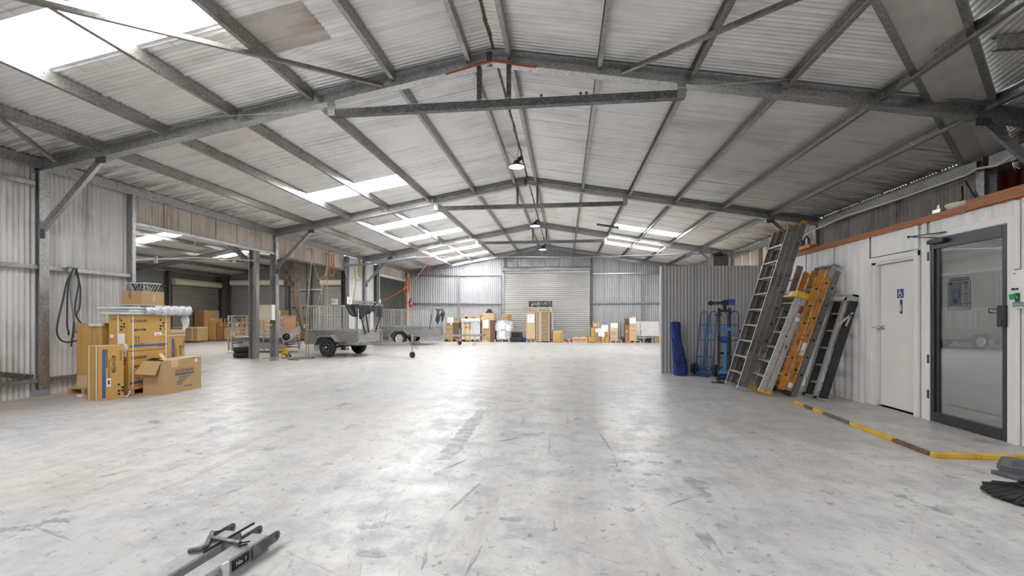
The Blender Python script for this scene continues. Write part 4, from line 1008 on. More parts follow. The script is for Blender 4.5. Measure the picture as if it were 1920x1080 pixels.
for dy, w_ in ((0, .26), (.36, .24)):
    hk = B().tube([(6.48, 13.1 + dy, 2.55), (6.48, 13.1 + dy, 3.4), (6.48, 13.1 + dy + w_ / 2, 3.5), (6.48, 13.1 + dy + w_, 3.4), (6.48, 13.1 + dy + w_, 2.6)], .022, 6)
    solo('hanging_hose', hk, 'hose_dark', 'nearer dark hose loop hung on the right wall behind the tallest ladder' if dy == 0 else 'farther dark hose loop hung on the right wall behind the tallest ladder', 'hose', (6.48, 13.1 + dy, 2.6), 'dark hoses on the right wall', smooth=True)
solo('plank', B().box(6.55, 6.68, 15.9, 16.15, 2.5, 3.62), 'white_panel', 'pale upright plank fixed on the right wall above the partition', 'plank', (6.46, 16, 2.5))
solo('plank', B().box(6.55, 6.68, 16.5, 16.72, 2.5, 3.62), 'timber_pale', 'weathered timber upright on the right wall above the partition', 'plank', (6.43, 16.6, 2.5))

# ------------------------------------------------------------------ on the floor in front
t = thing('floor_sweeper', 'grey sweeper arm with a round black brush at the right edge of the floor', 'sweeper', (3.32, 3.82, 0))
br_ = B()
for i in range(140):
    a = 2 * PI * i / 140 + random.uniform(-.02, .02)
    p = (3.40 + .07 * math.cos(a), 3.72 + .07 * math.sin(a), .085 + random.uniform(-.008, .008)); r = .30 + random.uniform(-.02, .012)
    q = (3.40 + r * math.cos(a), 3.72 + r * math.sin(a), .012 + random.uniform(0, .02))
    br_.bar(p, q, .02, .012)
br_.lathe([(.02, .07), (.1, .085), (.24, .035), (.27, .008), (.02, .008)], 32, (3.40, 3.72, 0))
obj('brush', br_, 'black_matt', t, world=True)
obj('brush_hub', B().lathe([(0, .08), (.11, .08), (.12, .095), (.08, .115), (0, .115)], 24, (3.40, 3.72, 0)), 'grey_plastic', t, world=True, smooth=True, angle=40)
obj('arm', B().prism([(3.19, 3.86, .135), (3.24, 3.70, .135), (3.85, 3.66, .11), (3.85, 3.86, .11)], (0, 0, .035)), 'grey_plastic', t, world=True, bev=.008)
obj('motor_cover', B().lathe([(.085, .168), (.082, .205), (.084, .206), (.078, .215), (.06, .262), (0, .266)], 8, (3.325, 3.84, 0)), 'grey_plastic', t, world=True, bev=.004)
GC = 'steel channels on the floor in front'
t = thing('steel_channel', 'plain galvanised steel channel on the floor in front, under the bent pin', 'steel channel', (-1.95, 2.0, 0), 0, GC)
dr = Vector((.08, .996, 0)).normalized(); sd = Vector((dr.y, -dr.x, 0))
def chan(c, L, w, h, nm):
    c = Vector(c); a = c - dr * L
    prof = [(-w / 2, 0), (w / 2, 0), (w / 2, h), (w / 2 - .010, h + .008), (-w / 2 + .010, h + .008), (-w / 2, h)]
    return obj(nm, B().sweep(prof, a, c, sd, (0, 0, 1)), 'channel_steel', t, world=True, bev=.003)
def lug(parent, p, L=.10, hgt=.055):
    p = Vector(p); b = B(); n = 9; r = hgt / 2
    q = [p - dr * .06, p + dr * (L - r)] + [p + dr * (L - r + r * math.sin(a)) + Vector((0, 0, r - r * math.cos(a))) for a in [PI * (i + 1) / n for i in range(n - 1)]] + [p + dr * (L - r) + Vector((0, 0, hgt)), p - dr * .06 + Vector((0, 0, hgt))]
    b.prism(q, sd * .007)
    o = obj('lug', b, 'galv_dark', parent, world=True)
    cc = p + dr * (L - r) + Vector((0, 0, r))
    obj('hole', B().cyl(cc - sd * .001, cc + sd * .008, .009, n=12), 'ink', o, world=True)
c1 = chan((-1.906, 2.455, 0.0), 1.3, .12, .075, 'channel')
t = thing('steel_channel', 'galvanised steel channel with black label plate and side lug, on the floor in front', 'steel channel', (-1.75, 2.0, 0), 0, GC)
c2 = chan((-1.727, 2.440, 0.0), 1.3, .115, .075, 'channel')
lug(c1, (-1.975, 2.45, .038)); lug(c2, (-1.795, 2.44, .038)); lug(c2, (-1.668, 2.36, .025), .15, .06)
SX = lambda y: -1.668 + (y - 2.44) * .0803
def side_plate(nm, y0, y1, z0, z1, m, th=.006):
    obj(nm, B().bar(Vector((SX(y0) + th / 2, y0, (z0 + z1) / 2)), Vector((SX(y1) + th / 2, y1, (z0 + z1) / 2)), th, z1 - z0), m, c2, world=True)
side_plate('bolted_plate', 2.30, 2.40, .015, .08, 'alu_old', .012)
side_plate('label_plate', 2.17, 2.28, .02, .07, 'ink')
side_plate('rusty_edge', 1.80, 2.08, .01, .05, 'rust_iron', .004)
text('lettering', 'No. 1', .032, Vector((SX(2.225), 2.225, .045)) + sd * .0075, Matrix(((dr.x, 0, sd.x, 0), (dr.y, 0, sd.y, 0), (0, 1, 0, 0), (0, 0, 0, 1))), 'paper', c2)
side_plate('pivot_lug', 2.10, 2.14, .01, .09, 'white_panel', .012)
obj('side_rod', B().cyl((-1.872, 2.20, .092), (-1.833, 2.535, .095), .007), 'black', t, world=True)
t = thing('steel_pin', 'bent dark steel tube pin overhanging the plain galvanised channel', 'steel pin', (-1.93, 2.3, .085), 0, 'steel pins on the channels')
t2 = thing('steel_pin', 'straight dark steel tube pin lying across both galvanised channels', 'steel pin', (-1.84, 2.31, .085), 0, 'steel pins on the channels')
obj('pin', B().tube([(-1.955, 2.195, .098), (-1.905, 2.215, .098), (-1.895, 2.24, .098), (-1.93, 2.30, .098), (-1.985, 2.395, .098)], .0125, 10), 'galv_dark', t, world=True, smooth=True, angle=50)
obj('pin', B().tube([(-1.944, 2.333, .100), (-1.84, 2.314, .100), (-1.741, 2.296, .100)], .0125, 10), 'galv_dark', t2, world=True, smooth=True, angle=50)
for q_, r_ in (([(-1.985, 2.395, .098), (-1.94, 2.42, .10)], .004), ([(-1.741, 2.296, .100), (-1.715, 2.31, .10), (-1.70, 2.32, .10)], .004), ([(-1.755, 2.29, .10), (-1.73, 2.275, .095), (-1.70, 2.30, .095)], .006)):
    obj('clip', B().tube(q_, r_, 6), 'black', t if q_[0][0] < -1.9 else t2, world=True)

# ------------------------------------------------------------------ cartons, pallets
def carton(name, label, loc, rzv, sx, sy, sz, m, group=None, tape=None, cat='box', bev=.004):
    """local x,y centred, base at 0"""
    t = thing(name, label, cat, loc, rzv, group)
    obj('body', B().box(-sx / 2, sx / 2, -sy / 2, sy / 2, 0, sz), m, t, bev=bev)
    if tape:
        obj('tape', B().box(-.025, .025, -sy / 2 - .001, sy / 2 + .001, sz - .07, sz + .0012), tape, t)
    t['dims'] = (sx, sy, sz)
    return t
def onface(t, nm, face, u0, u1, z0, z1, m, th=.0016, off=0.0):
    """thin print or label on a face; u runs to the right as one looks at it"""
    sx, sy, sz = t['dims']
    if face == 'front': b = B().box(u0 - sx / 2, u1 - sx / 2, -sy / 2 - th - off, -sy / 2 - off, z0, z1)
    elif face == 'right': b = B().box(sx / 2 + off, sx / 2 + th + off, u0 - sy / 2, u1 - sy / 2, z0, z1)
    else: b = B().box(u0 - sx / 2, u1 - sx / 2, -sy / 2, -sy / 2, sz, sz + th)
    return obj(nm, b, m, t)
def ontext(t, face, body, size, u, z, m='ink', turn=0.0, shear=0.0, sx_=1.0, off=.002):
    sx, sy, sz = t['dims']
    if face == 'front': L = Matrix.Translation((u - sx / 2, -sy / 2 - off, z)) @ Matrix.Rotation(PI / 2, 4, 'X')
    else: L = Matrix.Translation((sx / 2 + off, u - sy / 2, z)) @ Matrix.Rotation(PI / 2, 4, 'Z') @ Matrix.Rotation(PI / 2, 4, 'X')
    return text('lettering', body, size, (0, 0, 0), L @ Matrix.Rotation(turn, 4, 'Z'), m, t, world=False, shear=shear, sx=sx_)
def swoosh(t, face, u, z, w, h, turn=0.0):
    sx, sy, sz = t['dims']
    b = B()
    for sg in (-1, 1):
        pts = []
        for i in range(13):
            a = math.radians(35 + 110 * i / 12 + (90 if sg > 0 else 270) - 90)
            pts.append((a, 1))
        out = []
        for i in range(13):
            a = -PI * .42 + PI * .84 * i / 12
            out.append((sg * w / 2 * math.cos(a), h / 2 * math.sin(a)))
        inn = []
        for i in range(13):
            a = -PI * .42 + PI * .84 * i / 12
            inn.append((sg * (w / 2 * .83) * math.cos(a) - sg * w * .0, h / 2 * .93 * math.sin(a)))
        poly = out + inn[::-1]
        c, s_ = math.cos(turn), math.sin(turn)
        q = []
        for a, d in poly:
            a, d = a * c - d * s_, a * s_ + d * c
            q.append((u - sx / 2 + a, -sy / 2 - .0022, z + d) if face == 'front' else (sx / 2 + .0022, u - sy / 2 + a, z + d))
        n = len(out)
        b.add(q, [(i, i + 1, 2 * n - 2 - i, 2 * n - 1 - i) for i in range(n - 1)])
    obj('logo', b, 'ink', t)
def pallet(label, x0, x1, y0, y1, h=.12, m='pallet_wood', along='x', group='wooden pallets'):
    t = thing('pallet', label, 'pallet', ((x0 + x1) / 2, (y0 + y1) / 2, 0), 0, group)
    th = .02
    n = max(3, int((y1 - y0) / .16)) if along == 'x' else max(3, int((x1 - x0) / .16))
    for zz in (h - th, 0):
        for i in range(n):
            if zz == 0 and i not in (0, n // 2, n - 1): continue
            if along == 'x':
                w = (y1 - y0) / n; obj('deck_board', B().box(x0, x1, y0 + i * w + .012, y0 + (i + 1) * w - .012, zz, zz + th), m, t, world=True)
            else:
                w = (x1 - x0) / n; obj('deck_board', B().box(x0 + i * w + .012, x0 + (i + 1) * w - .012, y0, y1, zz, zz + th), m, t, world=True)
    for i in range(3):
        f = i / 2
        if along == 'x': b = B().box(x0 + f * (x1 - x0 - .07), x0 + f * (x1 - x0 - .07) + .07, y0 + .005, y1 - .005, th, h - th)
        else: b = B().box(x0 + .005, x1 - .005, y0 + f * (y1 - y0 - .07), y0 + f * (y1 - y0 - .07) + .07, th, h - th)
        obj('bearer', b, m, t, world=True)
    return t
pallet('low wooden pallet under the tall brown carton, against the left wall', -8.36, -7.76, 6.86, 7.60)
pallet('wooden pallet under the strapped two-high carton stack at the left wall', -7.64, -7.17, 6.87, 7.78, along='y')
G1 = 'air conditioner cartons by the left wall'
def icons(t, face, u, z, s, rows, cols=2):
    for i in range(rows):
        for j in range(cols):
            if (i + j) % 3 == 1: continue
            onface(t, 'handling_mark', face, u + j * s * 1.2, u + j * s * 1.2 + s * .75, z - i * s * 1.2 - s * .75, z - i * s * 1.2, 'ink')
t = carton('appliance_carton', 'small upright carton with two white straps, nearest box on the floor at the left', (-7.375, 6.632, 0), math.radians(-18), .35, .335, .857, 'card_gold', G1)
for u in (.055, .275):
    onface(t, 'strap', 'front', u, u + .018, 0, .86, 'white', .003)
    obj('strap', B().box(u - .175, u - .157, -.1675, .1675, .857, .860), 'white', t)
onface(t, 'print_band', 'right', .045, .09, .03, .80, 'ink_blue')
ontext(t, 'right', 'A PRODUCT OF DAIKIN', .028, .135, .50, 'ink_grey', -PI / 2)
ontext(t, 'right', 'DAIKIN AIR CONDITIONER', .030, .105, .66, 'ink', -PI / 2, sx_=.8)
ontext(t, 'right', 'INVERTER', .05, .195, .56, 'ink', -PI / 2, .3, .9)
swoosh(t, 'right', .195, .56, .28, .075, -PI / 2)
ontext(t, 'right', 'DAIKIN', .05, .292, .70, 'ink_grey', -PI / 2, .25)
onface(t, 'label', 'right', .105, .16, .21, .34, 'paper'); onface(t, 'barcode', 'right', .118, .146, .24, .31, 'ink_grey', off=.0016)
icons(t, 'right', .25, .24, .042, 4)
obj('strap_tail', B().tube([(.17, .16, .03), (.22, .19, .02), (.23, .22, .07), (.19, .24, .1)], .008, 6), 'white', t)
def bigcarton(z0, label):
    t = carton('appliance_carton', label, (-7.4225, 7.307, z0), 0, .363, .83, .615, 'card_gold', G1)
    ontext(t, 'right', 'DAIKIN', .072, .22, .505, 'ink', 0, .25)
    onface(t, 'emblem', 'right', .055, .085, .485, .535, 'ink_grey')
    ontext(t, 'right', 'INVERTER', .042, .215, .355, 'ink', 0, .3)
    swoosh(t, 'right', .215, .355, .22, .06)
    for u in (.135, .185):
        onface(t, 'arrow_mark', 'right', u, u + .008, .16, .235, 'ink'); 
        obj('arrow_mark', B().prism([(.183, u + .004 - .415 - .014, .225), (.183, u + .004 - .415 + .014, .225), (.183, u + .004 - .415, .25)], (.0016, 0, 0)), 'ink', t)
    onface(t, 'arrow_mark', 'right', .125, .205, .145, .15, 'ink')
    onface(t, 'print_band', 'right', .03, .77, .065, .10, 'ink_blue')
    ontext(t, 'right', 'AIR CONDITIONER', .02, .2, .112, 'ink_grey'); ontext(t, 'right', 'DAIKIN INDUSTRIES', .018, .64, .055, 'ink_grey')
    icons(t, 'right', .60, .54, .045, 4, 3)
    ontext(t, 'front', 'DAIKIN', .06, .13, .54, 'ink_grey', 0, .25)
    icons(t, 'front', .22, .53, .042, 4)
    for u in (.165,):
        onface(t, 'strap', 'front', u, u + .018, 0, .615, 'white', .003)
    for u in (.075, .72):
        onface(t, 'strap', 'right', u, u + .018, 0, .615, 'white', .003)
    return t
t = bigcarton(.12, 'lower of the two strapped cartons on the pallet at the left wall')
t = bigcarton(.742, 'upper of the two strapped cartons on the pallet, wrapped foam panels above')
onface(t, 'label', 'front', .03, .085, .23, .285, 'paper'); onface(t, 'label', 'right', .49, .64, .245, .30, 'paper'); ontext(t, 'right', '5.0 KW', .026, .565, .262, 'ink')
pk = onface(t, 'document_pouch', 'front', .19, .30, .12, .30, 'paper', .005)
obj('torn_sleeve', B().grid(4, 10, lambda u, v: (.10 + .07 * u + .02 * v, -.425 - .015 * math.sin(6 * v + 3 * u) - .02 * v, .13 - .22 * v)), 'wrap', t, smooth=True, solid=.002)
obj('strap_tail', B().tube([(.185, .2, .26), (.20, .27, .25), (.195, .33, .22), (.19, .4, .23)], .005, 5), 'white', t)
t = carton('tall_carton', 'tall plain brown carton behind the strapped one, on the low pallet at the wall', (-8.035, 7.25, .12), 0, .47, .60, 1.06, 'card_gold', G1)
obj('tray_edge', B().box(-.235, .235, -.30, .30, 1.06, 1.09), 'card', t); obj('packing_slip', B().box(.0, .25, -.32, -.27, 1.04, 1.095), 'foam', t)
obj('tape', B().box(-.175, -.155, -.3025, .0, 0, 1.061), 'card', t)
obj('wire_tie', B().tube([(.05, -.303, .05), (.05, -.303, .95), (.1, -.31, 1.1), (.16, -.31, .8), (.13, -.31, .6), (.2, -.31, .55)], .006, 5), 'grey_mid', t)
obj('base_slip', B().box(-.24, .02, -.305, -.3, .0, .2), 'card_pale', t)
b = B().box(-8.03, -7.94, 6.74, 6.80, 0, .03)
solo('paper_scrap', b, 'paper', 'small white paper scrap on the floor by the strapped carton', 'paper', (-7.98, 6.77, 0))
t = thing('foam_panel_bundle', 'plastic wrapped bundle of white foam panels on the carton stack', 'panel bundle', (-7.45, 7.4, 1.357))
for z, dx in ((1.362, 0), (1.405, .02), (1.452, -.02)):
    obj('foam_panel', B().box(-7.74 + dx, -7.20, 6.85 + dx, 8.02, z, z + .036), 'foam', t, world=True, bev=.006)
obj('top_sheet', B().box(-7.70, -7.22, 6.92, 8.1, 1.515, 1.525), 'foam', t, world=True)
def wr(u, v):
    y = 7.15 + .98 * u; a = -1.2 + 2.6 * v
    r = .078 + .007 * math.sin(37 * u + 3 * v) + .006 * math.sin(71 * u - 29 * v) + .005 * math.sin(113 * u + 17 * v)
    return (-7.22 + r * math.cos(a) * .7, y, 1.43 + r * math.sin(a) * (1.1 if u > .2 else .8))
obj('plastic_wrap', B().grid(46, 14, wr), 'wrap', t, world=True, smooth=True)
obj('plastic_wrap', B().grid(14, 18, lambda u, v: (-7.25 + .06 * u + .02 * math.sin(9 * v), 8.02 + .1 * u - .05 * v + .012 * math.sin(20 * u + 11 * v), 1.5 - .48 * v * (1 - .25 * u))), 'wrap', t, world=True, smooth=True)
t = carton('carton', 'small plain carton with white handwriting, on top of the foam panels', (-7.55, 7.475, 1.525), 0, .40, .45, .25, 'card', None, None)
onface(t, 'tape', 'front', .14, .19, .12, .252, 'card_brown'); 
ontext(t, 'right', 'R32', .07, .24, .13, 'white', PI / 2)
t = thing('cassette_grille', 'plastic wrapped black cassette grille on top of the highest small carton', 'grille', (-7.56, 7.5, 1.776))
gx, gy = -7.56, 7.50
lo, hi = .11, .165
obj('tray', B().add([(gx - lo, gy - lo, 1.777), (gx + lo, gy - lo, 1.777), (gx + lo, gy + lo, 1.777), (gx - lo, gy + lo, 1.777), (gx - hi, gy - hi, 1.91), (gx + hi, gy - hi, 1.91), (gx + hi, gy + hi, 1.91), (gx - hi, gy + hi, 1.91)], [(3, 2, 1, 0), (0, 1, 5, 4), (1, 2, 6, 5), (2, 3, 7, 6), (3, 0, 4, 7)]), 'wrap_dark', t, world=True)
obj('rim', B().box(gx - hi - .015, gx + hi + .015, gy - hi - .015, gy + hi + .015, 1.91, 1.928), 'wrap', t, world=True, bev=.005)
for i in range(6):
    f = -1 + .4 * i
    obj('wrap_fold', B().tube([(gx + hi * f, gy - hi - .003, 1.91), (gx + lo * f + random.uniform(-.02, .02), gy - lo - .004, 1.785)], .005, 5), 'wrap', t, world=True)
    obj('wrap_fold', B().tube([(gx + hi + .003, gy + hi * f, 1.91), (gx + lo + .004, gy + lo * f + random.uniform(-.02, .02), 1.785)], .005, 5), 'wrap', t, world=True)
t = carton('appliance_carton', 'upright carton with a vertical blue band, right behind the strapped stack', (-7.68, 8.06, 0), 0, .36, .53, .94, 'card_gold', G1)
onface(t, 'print_band', 'right', .23, .28, .04, .9, 'ink_blue'); ontext(t, 'right', 'INVERTER', .055, .43, .62, 'ink', -PI / 2, .3); swoosh(t, 'right', .43, .62, .3, .08, -PI / 2)
ontext(t, 'right', 'DAIKIN', .045, .50, .78, 'ink_grey', -PI / 2); ontext(t, 'right', 'A PRODUCT OF', .03, .33, .6, 'ink_grey', -PI / 2); ontext(t, 'right', 'AIR CONDITIONER', .035, .295, .66, 'ink', -PI / 2)
t = carton('flat_carton', 'flat open-edged carton lying on the upright carton behind the strapped stack', (-7.68, 8.06, .94), 0, .38, .55, .13, 'card_pale', G1)
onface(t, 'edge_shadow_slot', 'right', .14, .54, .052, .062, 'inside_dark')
# carton with open flaps
t = thing('open_carton', 'opened brown carton with a hanging flap, lying in front of the carton stack', 'box', (-6.888, 7.405, 0), math.radians(-1)); t['dims'] = (.375, .80, .575)
b = B()
x, y, h, w = .1875, .40, .575, .006
b.box(-x, x, -y, y, 0, w); b.box(-x, -x + w, -y, y, w, h); b.box(x - w, x, -y, y, w, h); b.box(-x + w, x - w, -y, -y + w, w, h); b.box(-x + w, x - w, y - w, y, w, h)
obj('body', b, 'card', t)
obj('lid', B().add([(-x, -y + .30, h - .012), (x, -y + .16, h), (x, y, h + .02), (-x, y, h + .02), (-x, -y + .3, h - .018), (x, -y + .16, h - .006), (x, y, h + .014), (-x, y, h + .014)], [(0, 1, 2, 3), (7, 6, 5, 4), (0, 4, 5, 1), (1, 5, 6, 2)]), 'card_pale', t)
obj('flap', B().prism([(-x, -y - .002, h), (x - .03, -y - .002, h - .005), (x - .06, -y - .09, h - .23), (-x - .05, -y - .11, h - .21)], (0, .006, 0)), 'card', t)
obj('flap', B().prism([(x - .05, -y + .14, h), (x, -y + .02, h), (x - .10, -y + .02, h + .11), (x - .18, -y + .16, h + .12)], (0, 0, .006)), 'card_pale', t)
obj('flap', B().prism([(-x, -y + .3, h), (-x + .02, -y + .02, h), (-x + .1, -y + .06, h + .05), (-x + .08, -y + .28, h + .02)], (0, 0, .005)), 'card', t)
ontext(t, 'right', 'polyaire', .12, .44, .385, 'ink_grey', 0, 0, 1.0)
onface(t, 'print_band', 'right', .24, .63, .30, .335, 'ink_grey')
for z, s_, u in ((.265, 'ACCESSORY PACK', .44), (.225, 'PART 052140', .40), (.185, 'QUANTITY 1', .36), (.145, 'PO 2840', .33), (.10, 'Made in China', .52)): ontext(t, 'right', s_, .03, u, z, 'ink_grey')
onface(t, 'label', 'right', .66, .71, .50, .56, 'paper'); onface(t, 'tape', 'right', .16, .30, .45, .577, 'card_pale')

# hose on the left wall
t = thing('coiled_hose', 'dark green hose looped over the wall rail at the far left', 'hose', (-8.6, 7.12, 2.15))
def tubes(t, lst, r, m, nm='loop', n=6):
    for p in lst: obj(nm, B().tube(smoothp(p), r, n), m, t, world=True, smooth=True)
def smoothp(p, k=4):
    p = [Vector(q) for q in p]; out = []
    for i in range(len(p) - 1):
        p0 = p[max(i - 1, 0)]; p1 = p[i]; p2 = p[i + 1]; p3 = p[min(i + 2, len(p) - 1)]
        for j in range(k):
            u = j / k
            out.append(0.5 * ((2 * p1) + (p2 - p0) * u + (2 * p0 - 5 * p1 + 4 * p2 - p3) * u * u + (3 * p1 - p0 - 3 * p2 + p3) * u ** 3))
    out.append(p[-1]); return out
hx = lambda L, x=-8.58: [(x, a, c) for a, c in L]
tubes(t, [hx([(7.16, 2.19), (7.12, 2.09), (7.04, 1.93), (6.98, 1.63), (6.91, 1.31), (6.88, 1.08), (6.93, .94), (7.04, .88), (7.20, .90)])], .014, 'hose_dark')
tubes(t, [hx([(7.16, 2.19), (7.11, 2.09), (7.05, 1.82), (7.04, 1.45), (7.04, 1.16), (7.06, 1.08)], -8.575), hx([(7.18, 2.19), (7.18, 2.1), (7.23, 1.93), (7.18, 1.64), (7.15, 1.26), (7.11, .89), (7.1, .80)], -8.57), hx([(7.19, 2.19), (7.20, 2.09), (7.25, 1.83), (7.24, 1.5), (7.18, 1.35), (7.26, 1.21)], -8.565)], .012, 'hose_dark')
tubes(t, [hx([(7.17, 2.19), (7.13, 2.11), (7.10, 1.92), (7.10, 1.64), (7.15, 1.26), (7.18, 1.03)], -8.56), hx([(7.17, 2.19), (7.15, 2.1), (7.09, 1.9), (7.13, 1.5), (7.17, 1.2), (7.16, .95)], -8.59)], .012, 'grey_mid')
obj('hook', B().box(-8.64, -8.53, 7.08, 7.22, 2.182, 2.20), 'galv', t, world=True)
obj('nozzle', B().cyl((-8.575, 7.06, 1.08), (-8.575, 7.062, 1.0), .014), 'black', t, world=True)

# column fittings, tyres, reel
t = thing('switch_box', 'beige switch box fixed on the second portal column', 'electrical box', (-8.86, 12.83, 1.23))
obj('body', B().box(-9.06, -8.66, 12.76, 12.9, 1.23, 1.68), 'cream', t, world=True, bev=.006)
obj('door_edge', B().box(-8.66, -8.645, 12.755, 12.905, 1.225, 1.685), 'white_paint', t, world=True)
b = B().box(-8.9, -8.72, 12.79, 12.9, .95, 1.02)
solo('caution_sticker', B().box(-8.83, -8.73, 12.90, 12.912, 1.05, 1.11), 'yellow', 'small yellow sticker on the second column below the beige box', 'sticker', (-8.78, 12.9, 1.05))
for k, lab in ((0, 'lower of the two black tyres stacked beside the annex column'), (1, 'upper of the two black tyres stacked beside the annex column')):
    t = thing('tyre', lab, 'tyre', (-10.42, 13.95, .178 * k), 0, 'stacked spare tyres')
    obj('tread', B().lathe([(.20, 0.012), (.27, .0), (.305, .02), (.32, .05), (.32, .125), (.305, .155), (.27, .175), (.20, .163), (.185, .12), (.185, .055), (.20, .012)], 36), 'rubber', t, smooth=True, angle=50)
t = thing('convex_mirror', 'round white-backed convex mirror standing low beside the second column', 'mirror', (-8.95, 14.2, 0))
obj('dish', B().lathe([(0, .05), (.09, .04), (.135, .0), (.145, 0), (.145, .02), (.09, .065), (0, .075)], 26, (-9.12, 14.2, .66), (-.55, .83, -.05)), 'white', t, world=True, smooth=True, angle=40)
obj('glass', B().lathe([(0, -.045), (.07, -.032), (.12, .0), (0, .01)], 26, (-9.115, 14.19, .66), (-.55, .83, -.05)), 'black', t, world=True, smooth=True)
obj('post', B().cyl((-9.05, 14.22, .1), (-9.12, 14.24, .6), .014), 'grey_plastic', t, world=True)
obj('foot', B().cyl((-9.05, 14.22, 0), (-9.05, 14.22, .1), .09, .05, 12), 'black', t, world=True)
t = thing('yellow_strap_heap', 'heap of yellow ratchet strap on the floor at the foot of the second column', 'strap', (-9.0, 14.0, 0))
for k in range(6):
    a = k * 1.1
    obj('loop', B().tube(smoothp([(-9.0 + .10 * math.cos(a + i), 13.95 + .10 * math.sin(a + i), .03 + .05 * i + .02 * k) for i in range(6)]), .016, 5), 'yellow', t, world=True, smooth=True)
obj('tail', B().tube(smoothp([(-8.95, 13.9, .015), (-9.2, 13.6, .015), (-9.45, 13.45, .015)]), .014, 5), 'yellow_worn', t, world=True)
solo('floor_cable', B().tube(smoothp([(-8.9, 13.6, .012), (-8.2, 14.0, .012), (-7.9, 13.7, .012), (-8.5, 13.3, .012), (-8.0, 13.1, .012)]), .012, 6), 'rust_iron', 'brown cable snaking on the floor in front of the near trailer wheel', 'cable', (-8.3, 13.6, 0), smooth=True)

# industrial fan on its bracket, canvas drop below
t = thing('wall_fan', 'grimy round caged fan hung beside the second column', 'fan', (-8.42, 13.35, 2.74))
fn = Vector((.72, -.68, -.12)).normalized(); fc = Vector((-8.42, 13.35, 2.74)); fx = fn.cross(Vector((0, 0, 1))).normalized(); fy = fx.cross(fn)
ring = lambda r, d: [fc + fn * d + (fx * math.cos(a) + fy * math.sin(a)) * r for a in [2 * PI * i / 36 for i in range(36)]]
b = B()
for r, d in ((.345, 0), (.34, .05), (.28, .10), (.20, .125), (.11, .135), (.33, -.08), (.2, -.12)): b.tube(ring(r, d), .006 if r < .34 else .01, 5, True)
for k in range(24):
    a = 2 * PI * k / 24; e = fx * math.cos(a) + fy * math.sin(a)
    b.tube([fc + fn * .138, fc + e * .11 + fn * .135, fc + e * .28 + fn * .1, fc + e * .345, fc + e * .33 - fn * .08, fc + e * .15 - fn * .12], .0035, 4)
obj('cage', b, 'fan_grime', t, world=True)['kind'] = 'stuff'
hb = obj('hub', B().cyl(fc - fn * .05, fc + fn * .08, .075, n=16), 'fan_grime', t, world=True)
for k in range(4):
    a = 2 * PI * k / 4 + .5; e = fx * math.cos(a) + fy * math.sin(a); g = fn.cross(e)
    obj('blade', B().prism([fc + e * .06 - g * .03 + fn * .03, fc + e * .29 - g * .11 + fn * .05, fc + e * .30 + g * .06 - fn * .03, fc + e * .06 + g * .03 - fn * .03], fn * .008), 'fan_grime', t, world=True)
obj('motor', B().cyl(fc - fn * .26, fc - fn * .06, .085, n=16), 'fan_grime', t, world=True, smooth=True, angle=40)
obj('bracket', B().bar(fc - fn * .16, (-8.6, 13.15, 3.1), .05, .05).bar(fc - fn * .16 - Vector((0, 0, .1)), (-8.62, 13.72, 2.38), .045, .045).bar((-8.62, 13.0, 3.05), (-8.62, 13.8, 2.35), .05, .06), 'fan_grime', t, world=True)
obj('control_box', B().box(-8.62, -8.5, 13.3, 13.42, 2.30, 2.42), 'rust_iron', t, world=True)
t = thing('canvas_drop', 'brown canvas cloth hanging in a long twist below the caged fan', 'cloth', (-8.55, 14.0, 2.4))
def cv(u, v):
    a = 2 * PI * u; w = (.07 + .09 * math.sin(PI * min(1, v * 1.1)) ** .7) * (1 if v < .85 else max(.15, (1 - v) / .15))
    r = 1 + .25 * math.sin(3 * a + 4 * v)
    return (-8.56 + .05 * math.cos(a) * r, 13.80 + .42 * v + w * math.sin(a) * r, 2.42 - 1.55 * v)
obj('cloth', B().grid(28, 24, cv), 'canvas', t, world=True, smooth=True)
obj('rope', B().tube(smoothp([(-8.5, 13.95, 2.4), (-8.5, 14.1, 2.0), (-8.5, 14.35, 1.2), (-8.52, 14.5, .5), (-8.55, 14.55, .02)]), .012, 6), 'grey_mid', t, world=True, smooth=True)
# hoses and cords along the left header
def hung(nm, label, cat, paths, r, m, group=None, hook=True):
    t = thing(nm, label, cat, paths[0][0], 0, group)
    for p in paths: obj('run', B().tube(smoothp(p), r, 6), m, t, world=True, smooth=True)
    if hook:
        h = paths[0][0]; obj('hook', B().bar((h[0] + .03, h[1], h[2] - .01), (-8.69, h[1], h[2] - .01), .012, .012), 'galv_dark', t, world=True)
    return t
hp = lambda L, x=-8.5: [(x, a, c) for a, c in L]
hung('hanging_hose', 'tan hose dropping straight to the rear corner of the near trailer cage', 'hose', [hp([(14.65, 3.65), (14.62, 3.01), (14.49, 2.2), (14.39, 1.70), (14.35, .9), (14.3, .02)])], .014, 'hose_tan', 'hoses hanging from the left header')
hung('hanging_hose', 'tan hose sagging in one wide drape from the header beside the fan', 'hose', [hp([(14.68, 3.6), (14.85, 3.04), (15.09, 2.64), (15.26, 2.67), (15.48, 2.78), (15.63, 3.06), (15.66, 3.6)])], .013, 'hose_tan', 'hoses hanging from the left header')
hung('hanging_hose', 'tan hose hanging plumb into the middle of the near trailer cage', 'hose', [hp([(15.7, 3.61), (15.7, 2.55), (15.7, 1.62), (15.7, .9)], -8.52)], .014, 'hose_tan', 'hoses hanging from the left header')
hung('hanging_hose', 'tan hose slanting down to the cage, crossing the plumb one', 'hose', [hp([(15.7, 3.13), (15.37, 2.53), (14.92, 1.62), (14.8, .6)], -8.46)], .013, 'hose_tan', 'hoses hanging from the left header')
